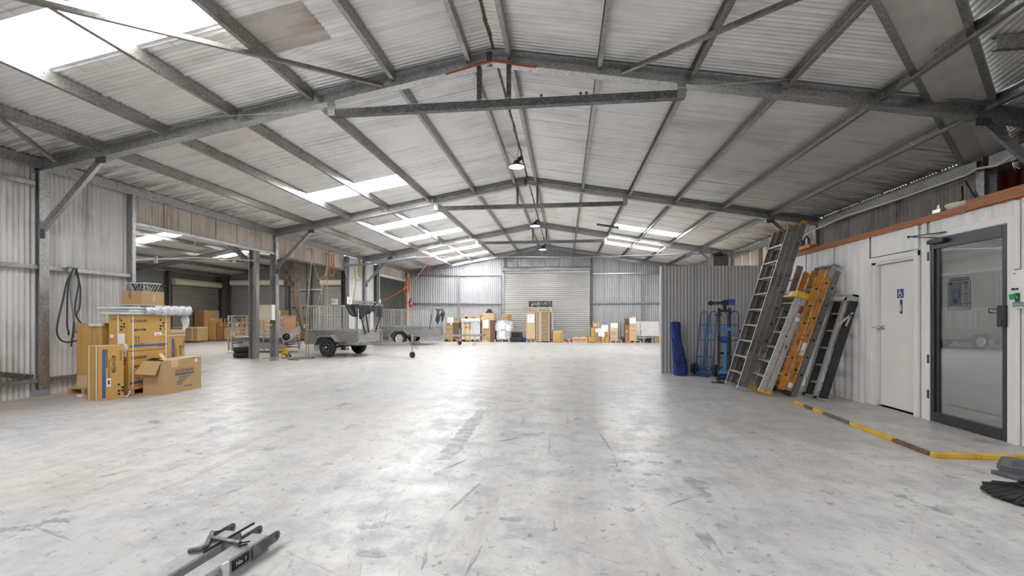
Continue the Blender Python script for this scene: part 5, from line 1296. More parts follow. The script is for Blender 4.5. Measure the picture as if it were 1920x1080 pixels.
hung('hose_loop', 'short orange-brown hose loop below the header, right of the plumb hose', 'hose', [hp([(15.85, 3.62), (15.85, 3.05), (15.93, 2.86), (16.05, 2.83), (16.2, 2.93), (16.24, 3.13), (16.16, 3.6)], -8.52), hp([(15.95, 3.62), (15.95, 3.2), (16.05, 3.1), (16.1, 3.62)], -8.48), hp([(15.8, 3.66), (16.0, 3.75), (16.3, 3.68)], -8.5)], .016, 'cord_orange')
hung('extension_lead', 'yellow-brown cord draped to the coil on the white wall panel', 'cord', [hp([(16.95, 3.53), (17.04, 3.11), (17.22, 2.88), (17.53, 2.84), (17.86, 2.95), (18.01, 3.2)])], .013, 'hose_tan')
hung('hose_coil', 'coil of yellow and tan hose hung on the white wall panel', 'hose', [hp([(18.2, 3.72), (18.01, 3.55), (17.86, 3.26), (17.91, 2.93), (18.15, 2.82), (18.45, 2.98), (18.5, 3.32), (18.3, 3.72)]), hp([(18.2, 3.72), (18.1, 3.4), (18.12, 3.1), (18.25, 2.95), (18.33, 3.2), (18.28, 3.72)], -8.47), hp([(18.22, 3.72), (18.16, 3.3), (18.2, 3.05), (18.26, 3.4), (18.25, 3.72)], -8.45), hp([(18.01, 2.94), (17.91, 2.5), (17.67, 1.84)])], .018, 'hose_tan')
hung('cord_coil', 'coil of orange cord hung at the far corner of the left wall', 'cord', [hp([(24.0, 3.5), (23.85, 3.2), (23.7, 2.71), (23.85, 2.53), (24.18, 2.54), (24.40, 2.76), (24.35, 3.35), (24.1, 3.5)]), hp([(24.05, 3.5), (23.95, 2.9), (24.05, 2.65), (24.2, 2.9), (24.15, 3.5)], -8.46), hp([(24.1, 3.5), (24.1, 2.6), (24.15, 1.4), (24.1, .2)], -8.52)], .022, 'cord_orange')
hung('slanting_cord', 'orange cord slanting from the roof down to the left wall socket', 'cord', [[(-5.87, 19.5, 4.36), (-5.87, 19.5, 3.84), (-6.18, 19.5, 3.37), (-6.59, 19.5, 2.89), (-7.24, 19.5, 2.4), (-7.92, 19.6, 2.08), (-8.5, 20.4, 1.95)]], .012, 'cord_orange')
t = hung('air_pipe', 'long pale blue-grey air pipe spanning the hall below the third frame', 'pipe', [[(-8.7, 17.45, 3.37), (-7.9, 17.3, 3.36), (-6.75, 17.3, 3.49), (-5.74, 17.3, 3.62), (-4.15, 17.3, 3.62), (-1.18, 17.3, 3.57), (.81, 17.3, 3.54), (3.69, 17.3, 3.58), (6.55, 17.3, 3.65)]], .022, 'grey_mid', None, False)
obj('blue_section', B().tube([(-8.5, 17.3, 3.37), (-7.9, 17.3, 3.385), (-6.75, 17.3, 3.515), (-5.74, 17.3, 3.645)], .026, 8), 'hose_blue', t, world=True)
obj('regulator', B().box(-8.66, -8.48, 17.2, 17.32, 3.33, 3.45), 'hose_blue', t, world=True)
for x in (-5.0, .3, 3.2): obj('hanger_rod', B().cyl((x, 17.3, 3.6), (x, 17.3, rz(x) - .02), .004, n=5), 'wire', t, world=True)
solo('tension_wire', B().tube([(-9.16 + .5, 6.5, 4.395), (-6.28, 6.5, 4.39), (-3.72, 6.5, 4.41), (-1.21, 6.5, 4.44), (1.67, 6.5, 4.45), (4.4, 6.5, 4.52), (6.0, 6.5, 4.56)], .004, 5), 'wire_bright', 'thin wire strung across in front of the nearest steel frame', 'wire', (0, 6.5, 4.4))
for x, k in ((-.33, 1), (.22, 2), (.30, 3)):
    solo('wire_clip', B().lathe([(0, -.03), (.022, -.008), (.022, .008), (0, .03)], 10, (x, 6.5, 4.447 + .001 * k), (0, 0, 1)), 'galv_dark', ('left grey clip alone on the thin wire under the roof ridge', 'first of the two close grey clips on the thin wire', 'second of the two close grey clips on the thin wire')[k - 1], 'clip', (x, 6.5, 4.447))
solo('apex_cable', B().tube(smoothp([(-1.75, 6.63, 4.90), (-1.39, 6.62, 4.975), (-1.24, 6.62, 5.02), (-1.04, 6.62, 5.045), (-.88, 6.62, 5.025), (-.65, 6.63, 4.965), (-.4, 6.63, 4.925)]), .013, 6), 'cord_red', 'red-orange cable looped over the apex of the nearest frame', 'cable', (-1.04, 6.62, 5.0), smooth=True)
for k, (yy, z, lab) in enumerate(((10.5, 4.765, 'hanging high bay lamp nearest the camera under the ridge'), (17.0, 4.68, 'middle hanging high bay lamp under the ridge'), (23.0, 4.68, 'farthest hanging high bay lamp near the gable wall'))):
    t = thing('high_bay_lamp', lab, 'lamp', (-1.10, yy, z), 0, 'high bay lamps under the ridge')
    obj('housing', B().lathe([(.175, .0), (.185, .012), (.185, .03), (.12, .05), (.075, .065), (.07, .12), (.05, .125), (.045, .15), (0, .15)], 28), 'black', t, smooth=True, angle=35)
    obj('lens', B().lathe([(0, .004), (.15, .004), (.172, .002), (.172, -.002), (0, -.006)], 28), 'lens', t, smooth=True)
    obj('driver', B().cyl((.03, 0, .16), (.13, 0, .21), .045, n=12), 'black', t)
    cb = B().tube([(0, 0, .15), (.02, 0, .22), (.05, 0, rz(-1.05) - z - .01)], .006, 5).tube([(.06, 0, .2), (.12, 0, .3), (.16, .1, rz(-.94) - z - .01)], .005, 5).tube([(-.02, 0, .17), (-.22, -.05, .36)], .004, 5)
    obj('cable', cb, 'wire', t)
    ld = bpy.data.lights.new('high_bay_light', 'AREA'); ld.shape = 'DISK'; ld.size = .30; ld.energy = HIGHBAY_W
    lo = bpy.data.objects.new('high_bay_light', ld); COL.objects.link(lo); lo.parent = t; lo.location = (0, 0, -.012)
t = thing('fluorescent_batten', 'brown unlit batten light hung beside the right skylight strip', 'light', (1.4, 17.0, 4.6))
obj('body', B().bar((1.15, 16.9, rz(1.15) - .23), (1.95, 16.9, rz(1.95) - .23), .10, .06), 'fan_grime', t, world=True)

# ------------------------------------------------------------------ cage trailers
def trailer(label, C, ang, hl, hw, rimm, draw, jock, zt=1.70, posts=4, stand=None):
    t = thing('cage_trailer', label, 'trailer', (C[0], C[1], 0), math.radians(ang), 'galvanised cage trailers')
    z0, z1 = .47, .855
    obj('floor_deck', B().box(-hl, hl, -hw, hw, z0, z0 + .03), 'trailer_steel', t)
    for s in (-1, 1):
        b = B().box(-hl, hl, s * hw - .01, s * hw + .01, z0 - .03, z1)
        b.bar((-hl, s * hw, z1 - .02), (hl, s * hw, z1 - .02), .05, .04).bar((-hl, s * (hw + .012), z0 + .16), (hl, s * (hw + .012), z0 + .16), .02, .05)
        b.bar((-hl, s * hw, z0 - .04), (hl, s * hw, z0 - .04), .05, .06)
        obj('side_panel', b, 'trailer_steel', t)
        x = s * hl
        b = B().box(x - .01, x + .01, -hw + .02, hw - .02, z0, z1 - .02)
        b.bar((x, -hw + .03, z1 - .03), (x, hw - .03, z1 - .03), .05, .04).bar((x + s * .01, -hw + .03, z0 + .15), (x + s * .01, hw - .03, z0 + .15), .02, .05)
        e = obj('end_panel', b, 'trailer_steel', t)
        for y in (-hw, hw):
            obj('corner_post', B().bar((x + s * .02, y * 1.0, z0 - .06), (x + s * .02, y * 1.0, z1 + .02), .06, .05).bar((x + s * .05, y * .97, z0 + .1), (x + s * .05, y * .97, z1 - .08), .03, .03), 'trailer_steel', t)
    # cage: a frame of tube per side with welded wire
    zc = z1 + .02
    def panel(p, q, n, dens=.075):
        p = Vector(p); q = Vector(q); L = (q - p).length; d = (q - p) / L
        up = Vector((0, 0, 1))
        f = B().bar(p + up * zc, q + up * zc, .03, .03).bar(p + up * zt, q + up * zt, .035, .035)
        for i in range(n + 1):
            a = p + d * (L * i / n); f.bar(a + up * zc, a + up * zt, .032, .032)
        fo = obj('cage_frame', f, 'alu', t)
        w = B()
        k = int(L / .11)
        for i in range(1, k): a = p + d * (L * i / k); w.bar(a + up * zc, a + up * zt, .0065, .0065)
        k = int((zt - zc) / dens)
        for i in range(1, k): z = zc + (zt - zc) * i / k; w.bar(p + up * z, q + up * z, .0065, .0065)
        obj('wire_mesh', w, 'wire_bright', fo)['kind'] = 'stuff'
    panel((-hl, -hw, 0), (hl, -hw, 0), posts); panel((-hl, hw, 0), (hl, hw, 0), posts)
    panel((hl, -hw, 0), (hl, hw, 0), 2); panel((-hl, -hw, 0), (-hl, hw, 0), 2)
    # running gear
    wr_ = .31; wy = hw + .15
    for s in (-1, 1):
        w = wheel(t, (0, s * wy, wr_), (0, s, 0), wr_, .185, rimm, rr=.62)
        for k in range(8):
            a = 2 * PI * k / 8
            obj('rim_slot', B().cyl((.125 * math.cos(a), s * (wy + .052), wr_ + .125 * math.sin(a)), (.125 * math.cos(a), s * (wy + .064), wr_ + .125 * math.sin(a)), .021, n=8), 'chrome' if rimm == 'black' else 'black', w)
        obj('hub_cap', B().lathe([(.04, .05), (.04, .085), (.03, .095), (0, .098)], 14, (0, s * wy, wr_), (0, s, 0)), 'chrome', w, smooth=True, angle=40)
        prof = [(-.47, .40), (-.33, .66), (-.20, .725), (.20, .725), (.33, .64), (.42, .53)]
        b = B()
        for (xa, za), (xb, zb_) in zip(prof, prof[1:]):
            ya, yb = sorted((s * (hw + .012), s * (hw + .265)))
            b.add([(xa, ya, za), (xb, ya, zb_), (xb, yb, zb_), (xa, yb, za), (xa, ya, za - .012), (xb, ya, zb_ - .012), (xb, yb, zb_ - .012), (xa, yb, za - .012)], [(0, 1, 2, 3), (7, 6, 5, 4), (0, 4, 5, 1), (1, 5, 6, 2), (2, 6, 7, 3), (3, 7, 4, 0)])
            yo = s * (hw + .265)
            b.add([(xa, yo, za), (xb, yo, zb_), (xb, yo, zb_ - .06), (xa, yo, za - .06)], [(0, 1, 2, 3)])
        m = obj('mudguard', b, 'trailer_steel', t)
        obj('mudguard_step', B().box(.36, .62, *sorted((s * (hw + .02), s * (hw + .265))), .505, .53), 'trailer_steel', m)
        obj('mud_flap', B().box(-.50, -.49, *sorted((s * (hw + .03), s * (hw + .24))), .16, .44), 'white_panel', m)
        sp_ = B()
        for k in range(4): sp_.tube([(-.55 + .05 * k, s * (hw - .06), .40 - .018 * k), (0, s * (hw - .06), .32 - .018 * k), (.55 - .05 * k, s * (hw - .06), .40 - .018 * k)], .012, 5)
        obj('leaf_spring', sp_, 'black', t)
    obj('axle', B().bar((0, -wy, wr_), (0, wy, wr_), .045, .045), 'black', t)
    for s in (-1, 1):
        obj('chassis_rail', B().bar((-hl, s * .45, z0 - .05), (hl, s * .45, z0 - .05), .05, .08), 'trailer_steel', t)
    obj('tail_bar', B().bar((-hl - .03, -hw, z0 - .05), (-hl - .03, hw, z0 - .05), .05, .08), 'trailer_steel', t)
    obj('tail_lamp', B().box(-hl - .07, -hl - .05, -hw + .03, -hw + .2, z0 - .09, z0 - .01), 'red', t)
    for s in (-1, 1):
        obj('drawbar', B().bar((hl * .3, s * .62, z0 - .045), (draw - .25, s * .05, z0 - .02), .05, .085), 'trailer_steel', t)
    c = obj('coupling', B().bar((draw - .32, 0, z0 + .015), (draw, 0, z0 + .015), .09, .06), 'trailer_steel', t)
    obj('coupling_head', B().lathe([(.055, -.05), (.065, 0), (.05, .05), (0, .065)], 14, (draw + .02, 0, z0 + .01)), 'alu_old', c, smooth=True, angle=50)
    obj('coupling_lever', B().tube([(draw - .12, 0, z0 + .05), (draw - .08, 0, z0 + .16), (draw - .2, .01, z0 + .20)], .014, 6), 'alu_old', c)
    obj('safety_chain', B().tube(smoothp([(draw - .2, .05, z0 - .02), (draw - .12, .08, z0 - .18), (draw - .02, .06, z0 - .12), (draw - .1, .02, z0)]), .012, 5), 'alu_old', c)
    j = obj('jockey_wheel', B().cyl((jock, -.10, .16), (jock, -.10, z0 + .28), .028, n=12), 'alu', t, smooth=True, angle=40)
    obj('crank', B().tube([(jock, -.10, z0 + .28), (jock, -.10, z0 + .33), (jock + .12, -.10, z0 + .33), (jock + .12, -.10, z0 + .27)], .009, 6), 'alu_old', j)
    obj('clamp', B().box(jock - .05, jock + .05, -.15, .0, z0 - .06, z0 + .06), 'alu_old', j)
    obj('fork', B().box(jock - .03, jock - .02, -.17, -.15, .07, .2).box(jock - .03, jock + .03, -.17, -.03, .17, .19), 'alu_old', j)
    obj('jockey_tyre', B().lathe([(.045, -.03), (.085, -.035), (.10, -.015), (.10, .015), (.085, .035), (.045, .03)], 22, (jock, -.10, .10), (0, 1, 0)).lathe([(0, -.03), (.04, -.035), (.045, -.03), (.045, .03), (.04, .035), (0, .03)], 14, (jock, -.10, .10), (0, 1, 0)), 'rubber', j, smooth=True, angle=40)
    if stand:
        obj('prop_stand', B().bar((stand, -.08, z0), (stand, -.08, .05), .04, .04).bar((stand - .12, -.08, .02), (stand + .05, -.08, .02), .05, .03).bar((stand - .05, -.08, z0 - .2), (stand + .01, -.08, z0 + .1), .04, .03), 'alu', t)
    return t
T1 = trailer('galvanised cage trailer nearest the camera, black tarp over its front corner', (-7.60, 15.15), -14, 1.07, .62, 'black', 2.95, 2.82)
T2 = trailer('galvanised cage trailer farther back, with white wheel rims', (-7.60, 21.58), -5, 1.53, .65, 'white', 3.85, 2.70, 1.68, 6, 3.42)
def on1(x, y, z): return WM[T1.name] @ Vector((x, y, z))
t = thing('tarpaulin', 'black tarp with dangling straps draped over the near trailer front cage rail', 'tarp', on1(1.07, 0, 1.7))
def tp(u, v):
    y = -.66 + 1.32 * u
    drop = .36 + .10 * math.sin(2.2 * PI * u + 1.2) + .035 * math.sin(6 * PI * u)
    fold = .03 * math.sin(9 * PI * u + 2 * v)
    if v < .25: x, z = 1.07 - .12 + .48 * v, 1.60 + .50 * v
    elif v < .4: x, z = 1.07 + (v - .25) * .5, 1.735 - .02 * math.sin(30 * u)
    else: x, z = 1.145 + fold * (v - .3), 1.735 - drop * (v - .4) / .6
    return on1(x + fold * .3, y, z)
obj('sheet', B().grid(48, 16, tp), 'tarp', t, world=True, smooth=True, solid=.006)
def tr_(u, v):
    x = 1.07 - .42 * u
    return on1(x, -.655 - .03 * math.sin(6 * u + 5 * v) - .02 * v, 1.735 - (.12 + .30 * math.sin(PI * (1 - u) * .55)) * v)
obj('sheet_fold', B().grid(14, 10, tr_), 'tarp', t, world=True, smooth=True, solid=.006)
for a, c_ in (((1.12, -.60, 1.5), (1.12, -.25, .74)), ((1.14, -.28, 1.45), (1.13, -.12, .80)), ((1.13, .60, 1.55), (1.12, .25, .80))):
    obj('strap', B().bar(on1(*a), on1(*c_), .045, .012), 'tarp', t, world=True)
t = thing('tarpaulin', 'small black tarp bundled over the front of the far cage trailer', 'tarp', (-6.0, 21.4, 1.5))
def on2(x, y, z): return WM[T2.name] @ Vector((x, y, z))
obj('sheet', B().grid(24, 20, lambda u, v: on2(1.57 + .10 * math.sin(PI * v) + .03 * math.sin(12 * u + 6 * v), -.35 + 1.0 * u + .05 * math.sin(9 * v), 1.72 - (.55 + .2 * math.sin(7 * u)) * v + .03 * math.sin(15 * u))), 'tarp', t, world=True, smooth=True, solid=.01)
obj('strap', B().bar(on2(1.52, -.6, 1.65), on2(1.42, -.68, .75), .06, .02), 'tarp', t, world=True)
t = thing('bay_sign', 'small white BAY 1 sign plate on the top rail of the near trailer cage', 'sign', on1(.1, -.62, 1.72))
M1 = WM[T1.name]
b = B(M1).box(.02, .27, -.625, -.615, 1.735, 1.925)
obj('panel', b, 'white', t, world=True)
text('lettering', 'BAY 1', .075, M1 @ Vector((.145, -.628, 1.83)), M1.to_3x3().to_4x4() @ Matrix.Rotation(PI / 2, 4, 'X'), 'ink', t)
t = thing('notice_sign', 'white notice with a dark mark fixed on the column beside the white wall panel', 'sign', (-8.62, 17.6, 1.95))
obj('panel', B().box(-8.62, -8.61, 17.42, 17.86, 1.78, 2.13), 'white', t, world=True)
text('lettering', 'U', .16, (-8.607, 17.64, 1.96), PI / 2, 'ink_grey', t)
t = thing('fire_extinguisher', 'small red fire extinguisher hung at the far end of the left wall', 'extinguisher', (-8.5, 24.6, 1.9))
obj('cylinder', B().lathe([(0, 0), (.08, 0), (.085, .02), (.085, .33), (.05, .40), (.025, .43), (0, .43)], 18, (-8.48, 24.62, 1.86)), 'red', t, world=True, smooth=True, angle=50)
obj('label', B().box(-8.44, -8.39, 24.53, 24.535, 2.0, 2.12), 'white', t, world=True)
obj('valve', B().box(-8.52, -8.44, 24.58, 24.64, 2.28, 2.34), 'black', t, world=True)
obj('bracket', B().box(-8.75, -8.5, 24.59, 24.65, 2.1, 2.14), 'black', t, world=True)
t = thing('power_outlet', 'white power outlet box on the dark post beside the third left opening', 'outlet', (-8.6, 20.5, 1.95))
obj('box', B().box(-8.63, -8.55, 20.55, 20.68, 1.95, 2.15), 'white', t, world=True, bev=.01)
obj('conduit', B().cyl((-8.6, 20.62, 2.15), (-8.6, 20.62, 3.7), .018, n=8), 'white', t, world=True)
obj('conduit', B().cyl((-8.6, 20.62, 1.2), (-8.6, 20.62, 1.95), .018, n=8), 'white', t, world=True)

# ------------------------------------------------------------------ annex contents
def box3(name, label, x0, x1, y0, y1, z0, z1, m, group=None, cat='box'):
    t = carton(name, label, ((x0 + x1) / 2, (y0 + y1) / 2, z0), 0, x1 - x0, y1 - y0, z1 - z0, m, group)
    return t
GA = 'boxes stored in the annex'
t = box3('tall_crate', 'tallest brown crate in the annex, in front of the side roller door', -21.0 + .9, -19.55, 23.0, 24.1, .09, 1.68, 'card', GA)
obj('batten', B().box(.12, .16, -.56, -.55, 0, 1.59).box(-.2, -.16, -.56, -.55, 0, 1.59), 'card_brown', t)
for x0, x1 in ((-.275, -.13), (-.12, .0), (.01, .13), (.14, .275)): onface(t, 'side_board', 'front', x0 + .277, x1 + .277, .02, 1.57, 'card_brown', .02)
t = box3('tall_carton', 'second brown carton right of the tallest annex crate', -19.52, -19.20, 23.3, 23.9, .03, 1.24, 'card_gold', GA); onface(t, 'lid_band', 'front', 0, .32, 1.12, 1.21, 'card_pale')
t = box3('tall_carton', 'dark brown carton standing right of the second annex carton', -19.13, -18.75, 23.4, 24.0, .03, 1.03, 'card_brown', GA); onface(t, 'label', 'front', .22, .30, .75, .98, 'card_pale')
t = box3('flat_crate', 'low flat-topped crate in front of the tallest annex crate', -20.15, -18.75, 21.6, 22.3, .08, .72, 'card', GA)
obj('lid', B().box(-.72, .72, -.37, .37, .64, .72), 'card_pale', t); onface(t, 'strap', 'front', 1.10, 1.13, 0, .64, 'white'); onface(t, 'label', 'front', .65, .8, .66, .7, 'paper', off=.02)
t = box3('wooden_crate', 'slatted timber crate base in the annex beside the steel rack', -18.70, -17.75, 23.4, 24.2, .1, .72, 'card_gold', GA)
for u in (.03, .3, .62, .92): onface(t, 'batten', 'front', u, u + .06, 0, .62, 'pallet_wood', .02)
onface(t, 'label', 'front', .42, .52, .15, .4, 'paper', off=.021); onface(t, 'label', 'front', .54, .62, .15, .4, 'paper', off=.021)
t = thing('open_crate', 'open timber frame crate with diagonal braces on top of the slatted crate', 'crate', (-18.2, 23.8, .72))
for a, c_ in (((-.47, 0, .03), (.6, 0, .03)), ((-.47, 0, .5), (.6, 0, .5)), ((-.47, 0, .27), (.6, 0, .27)), ((-.45, 0, 0), (-.45, 0, .53)), ((.1, 0, 0), (.1, 0, .53)), ((.6, 0, 0), (.6, 0, .53)), ((-.45, -.02, .05), (.08, -.02, .5)), ((.12, -.02, .5), (.58, -.02, .05))):
    for y in (-.38, .38): obj('slat', B().bar((a[0], a[1] + y, a[2]), (c_[0], c_[1] + y, c_[2]), .03, .065, (0, 1, 0)), 'pallet_wood', t)
obj('plastic_bag', B().grid(16, 10, lambda u, v: (-.35 + .35 * u, .1 * math.sin(7 * u), .05 + .3 * v * (1 - .3 * math.sin(9 * u) ** 2))), 'wrap', t, smooth=True)
t = box3('stacked_cartons', 'orange-brown carton behind the steel rack in the annex', -16.7, -15.5, 23.6, 24.4, .1, 1.68, 'card', GA); onface(t, 'strap', 'front', .5, .53, 0, 1.58, 'card_pale'); onface(t, 'strap', 'front', .9, .93, 0, 1.58, 'card_pale')
t = box3('wide_carton', 'wide shiny brown carton at the right of the annex behind the steel rack', -15.45, -14.35, 23.2, 24.2, .1, 1.33, 'card_brown', GA); onface(t, 'tape_band', 'front', .02, .22, 0, 1.23, 'card_gold'); onface(t, 'slip', 'front', .22, .3, 1.12, 1.2, 'paper')
pallet('dark pallet under the annex cartons behind the steel rack', -16.8, -14.3, 23.2, 24.3, .1, 'card_dark', 'y')
pallet('pallet under the slatted crate in the annex', -18.70, -17.7, 23.4, 24.25, .1, 'card_dark', 'y')
pallet('pallet under the tallest crate in the annex', -20.2, -19.5, 23.0, 24.15, .09, 'card_dark', 'y')
t = thing('white_ladder_frame', 'pale steel trestle frame standing behind the left carton stack in the annex', 'trestle', (-11.6, 11.4, 0))
for x in (-12.0, -11.55):
    obj('leg', B().bar((x, 11.3, 0), (x, 11.3, 2.05 if x > -11.8 else 1.85), .05, .05), 'white_panel', t, world=True)
for z in (.5, 1.0, 1.45, 1.8): obj('rail', B().bar((-12.2, 11.3, z), (-11.55, 11.3, z), .03, .05), 'white_panel', t, world=True)
obj('brace', B().bar((-12.1, 11.3, 1.8), (-11.6, 11.3, 1.5), .03, .04), 'white_panel', t, world=True)
t = thing('steel_rack', 'long galvanised rail rack holding flat steel panels, behind the two columns', 'rack', (-11.4, 16.3, 0))
for x in (-12.52, -12.38, -11.1, -10.32):
    for y in (15.9, 16.9):
        obj('upright', B().bar((x, y, .06), (x, y, 1.36), .04, .05), 'alu', t, world=True)
for y in (15.9, 16.9):
    for z, m in ((1.36, 'alu'), (1.10, 'alu'), (.90, 'alu'), (.76, 'alu'), (.62, 'alu'), (.14, 'galv')):
        obj('rail', B().bar((-12.55, y, z), (-10.3, y, z), .035, .04), m, t, world=True)
for x in (-12.0, -11.75):
    obj('wire_upright', B().bar((x, 15.9, .62), (x, 15.9, 1.36), .012, .012), 'alu', t, world=True)
for i in range(8):
    z = .18 + .05 * i; d = random.uniform(-.12, .12)
    obj('flat_panel', B().bar((-12.5 + d, 16.35, z + .02 * (i % 3)), (-10.25 + d, 16.35, z + .05 * math.sin(i)), .85, .028), 'galv', t, world=True)
obj('panel_skirt', B().bar((-11.9, 15.86, .30), (-10.2, 15.75, .22), .02, .24), 'galv', t, world=True)
t = thing('loading_ramp', 'ribbed aluminium loading ramp leaning behind the near trailer', 'ramp', (-14.2, 22.4, 0))
for k in range(4):
    dx = k * .12
    obj('channel', B().bar((-14.75 + dx, 22.5, .02), (-13.62 + dx, 22.5, .92), .05, .06), 'alu', t, world=True)
for k in range(5):
    f = k / 4
    obj('cross_rib', B().bar((-14.75 + 1.13 * f, 22.54, .03 + .88 * f), (-14.39 + 1.13 * f, 22.54, .03 + .88 * f), .03, .03), 'alu', t, world=True)
t = thing('water_pipe', 'white conduit pair spanning the annex below its roof, hung on a rod', 'pipe', (-9.9, 11, 2.9))
obj('pipe', B().tube([(-9.6, 9.0, 2.56), (-9.6, 10.98, 2.87), (-9.6, 13.3, 3.08)], .022, 8), 'pvc', t, world=True)
obj('pipe', B().tube([(-9.9, 9.0, 2.66), (-9.9, 13.3, 3.0)], .012, 8), 'pvc', t, world=True)
obj('hanger_rod', B().cyl((-9.6, 10.98, 2.87), (-9.6, 10.98, 3.86), .014, n=6), 'pvc', t, world=True)
for y, z in ((9.8, 2.69), (12.4, 3.0)): obj('bracket', B().box(-9.64, -9.56, y, y + .04, z - .1, z + .06), 'pvc', t, world=True)

# ------------------------------------------------------------------ along the far wall
GB = 'boxes along the far wall'
Yb = 23.9
def bk(name, label, x0, x1, z0, z1, m, d=.5, y=Yb): return box3(name, label, x0, x1, y, y + d, z0, z1, m, GB)
t = bk('carton', 'brown carton on a pallet in front of the far cage trailer drawbar', -6.29, -5.91, .14, 1.01, 'card', .45)
ontext(t, 'front', 'DAIKIN', .09, .17, .52, 'ink'); onface(t, 'label', 'front', .24, .33, .76, .86, 'paper'); icons(t, 'front', .06, .82, .05, 2, 3)
t = bk('carton', 'dark block for the shaded side of the leftmost brown carton', -5.90, -5.57, .14, 1.01, 'card_dark', .45)  # shaded side of the brown carton, painted as its own dark box
t = bk('white_carton', 'white-papered small carton on top of the leftmost far-wall stack', -6.20, -5.88, 1.01, 1.30, 'paper', .4)
t = bk('carton', 'small tan carton on top of the leftmost stack, right of the white one', -5.87, -5.57, 1.01, 1.30, 'card', .4); icons(t, 'front', .02, .26, .06, 2, 3)
pallet('wooden pallet under the leftmost far-wall stack', -6.40, -5.5, 23.85, 24.6, .14)
pallet('wooden pallet under the white-wrapped block of cartons at the far wall', -5.5, -4.4, 23.85, 24.7, .13)
t = thing('wrapped_pallet_load', 'block of tan cartons under clear stretch wrap at the far wall', 'pallet load', (-4.95, 24.3, .13))
for i, (x0, x1, z0, z1) in enumerate(((-5.42, -5.28, .13, 1.18), (-5.27, -5.03, .13, .66), (-5.02, -4.78, .13, .66), (-5.27, -5.03, .67, 1.18), (-5.02, -4.78, .67, 1.18), (-4.77, -4.46, .13, .66), (-4.77, -4.46, .67, 1.18))):
    obj('carton', B().box(x0, x1, 23.92, 24.6, z0, z1), 'card_pale' if i != 4 else 'card', t, world=True)
for x in (-5.40, -5.12, -4.92, -4.68, -4.50): obj('strap', B().box(x, x + .035, 23.905, 23.92, .13, 1.19), 'white', t, world=True)
for x, z in ((-5.25, 1.0), (-5.25, .74)): obj('print_mark', B().box(x, x + .24, 23.912, 23.92, z, z + .04), 'ink', t, world=True)
obj('wrap_sheet', B().grid(20, 8, lambda u, v: (-4.86 + .42 * u, 23.895 - .01 * math.sin(13 * u + 8 * v), .15 + 1.03 * v)), 'wrap', t, world=True, smooth=True)
obj('wrap_collar', B().grid(30, 6, lambda u, v: (-5.46 + 1.04 * u, 23.88 - .03 * math.sin(PI * v) - .01 * math.sin(31 * u), 1.02 + .20 * v + .015 * math.sin(17 * u))), 'wrap', t, world=True, smooth=True)
t = bk('flat_carton', 'torn flat carton lying on the stretch-wrapped block', -5.28, -4.45, 1.20, 1.37, 'card_pale', .5)
onface(t, 'print_mark', 'front', .03, .16, .03, .13, 'ink'); onface(t, 'print_mark', 'front', .32, .62, .07, .11, 'ink_grey')
t = bk('tall_carton', 'tall brown carton with a large white paper, left of the white-wrapped pallet', -4.35, -3.90, 0, 1.14, 'card', .5)
onface(t, 'paper_sheet', 'front', .06, .36, .72, 1.16, 'paper', .004); ontext(t, 'front', 'DAIKIN', .08, .23, .66, 'ink'); onface(t, 'print_mark', 'front', .12, .28, .53, .55, 'ink_grey')
icons(t, 'front', .05, .22, .05, 1, 2); icons(t, 'front', .27, .24, .05, 2, 2); onface(t, 'base_band', 'front', 0, .45, 0, .09, 'card_pale'); onface(t, 'strap', 'front', .40, .43, 0, 1.1, 'card_pale')
t = bk('tall_carton', 'dark block for the shaded side of the tall carton with the white paper', -3.89, -3.64, 0, 1.14, 'card_dark', .5)  # the tall carton's dark side in shade, built as a separate darker box
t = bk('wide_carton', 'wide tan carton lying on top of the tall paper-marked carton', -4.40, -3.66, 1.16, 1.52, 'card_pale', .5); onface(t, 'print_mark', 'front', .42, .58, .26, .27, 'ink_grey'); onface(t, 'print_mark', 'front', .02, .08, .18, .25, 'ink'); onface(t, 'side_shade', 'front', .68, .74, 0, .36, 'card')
t = thing('black_tool_case', 'black ribbed case resting on the wide tan carton', 'case', (-3.96, 24.1, 1.52))
obj('body', B().prism([(-4.16, 24.0, 1.52), (-3.78, 24.0, 1.52), (-3.80, 24.0, 1.60), (-3.87, 24.0, 1.62), (-3.88, 24.0, 1.72), (-4.06, 24.0, 1.72), (-4.09, 24.0, 1.62), (-4.15, 24.0, 1.60)], (0, .3, 0)), 'black', t, world=True, bev=.01)
obj('handle', B().tube([(-4.02, 24.0, 1.72), (-4.0, 24.0, 1.75), (-3.93, 24.0, 1.75), (-3.91, 24.0, 1.72)], .01, 6), 'black', t, world=True)
pallet('grey-brown pallet under the plastic-bagged load left of the roller door', -3.67, -2.85, 23.85, 24.6, .13, 'timber_pale')
t = thing('bagged_pallet_load', 'load wrapped in crumpled white plastic with pale papers, left of the roller door', 'pallet load', (-3.2, 24.2, .13))
obj('core', B().box(-3.55, -2.93, 23.98, 24.55, .13, 1.0), 'foam', t, world=True)
def cw(u, v):
    a = 2 * PI * u; r = 1 + .07 * math.sin(7 * a + 9 * v) + .05 * math.sin(13 * a - 17 * v)
    wx = (.36 if v < .45 else .48) * (1 if v < .9 else .75)
    ex = lambda q: math.copysign(abs(q) ** .5, q)
    return (-3.22 + wx * r * ex(math.cos(a)), 24.25 + .36 * r * ex(math.sin(a)), .15 + .98 * v)
obj('plastic_wrap', B().grid(56, 26, cw), 'wrap', t, world=True, smooth=True)
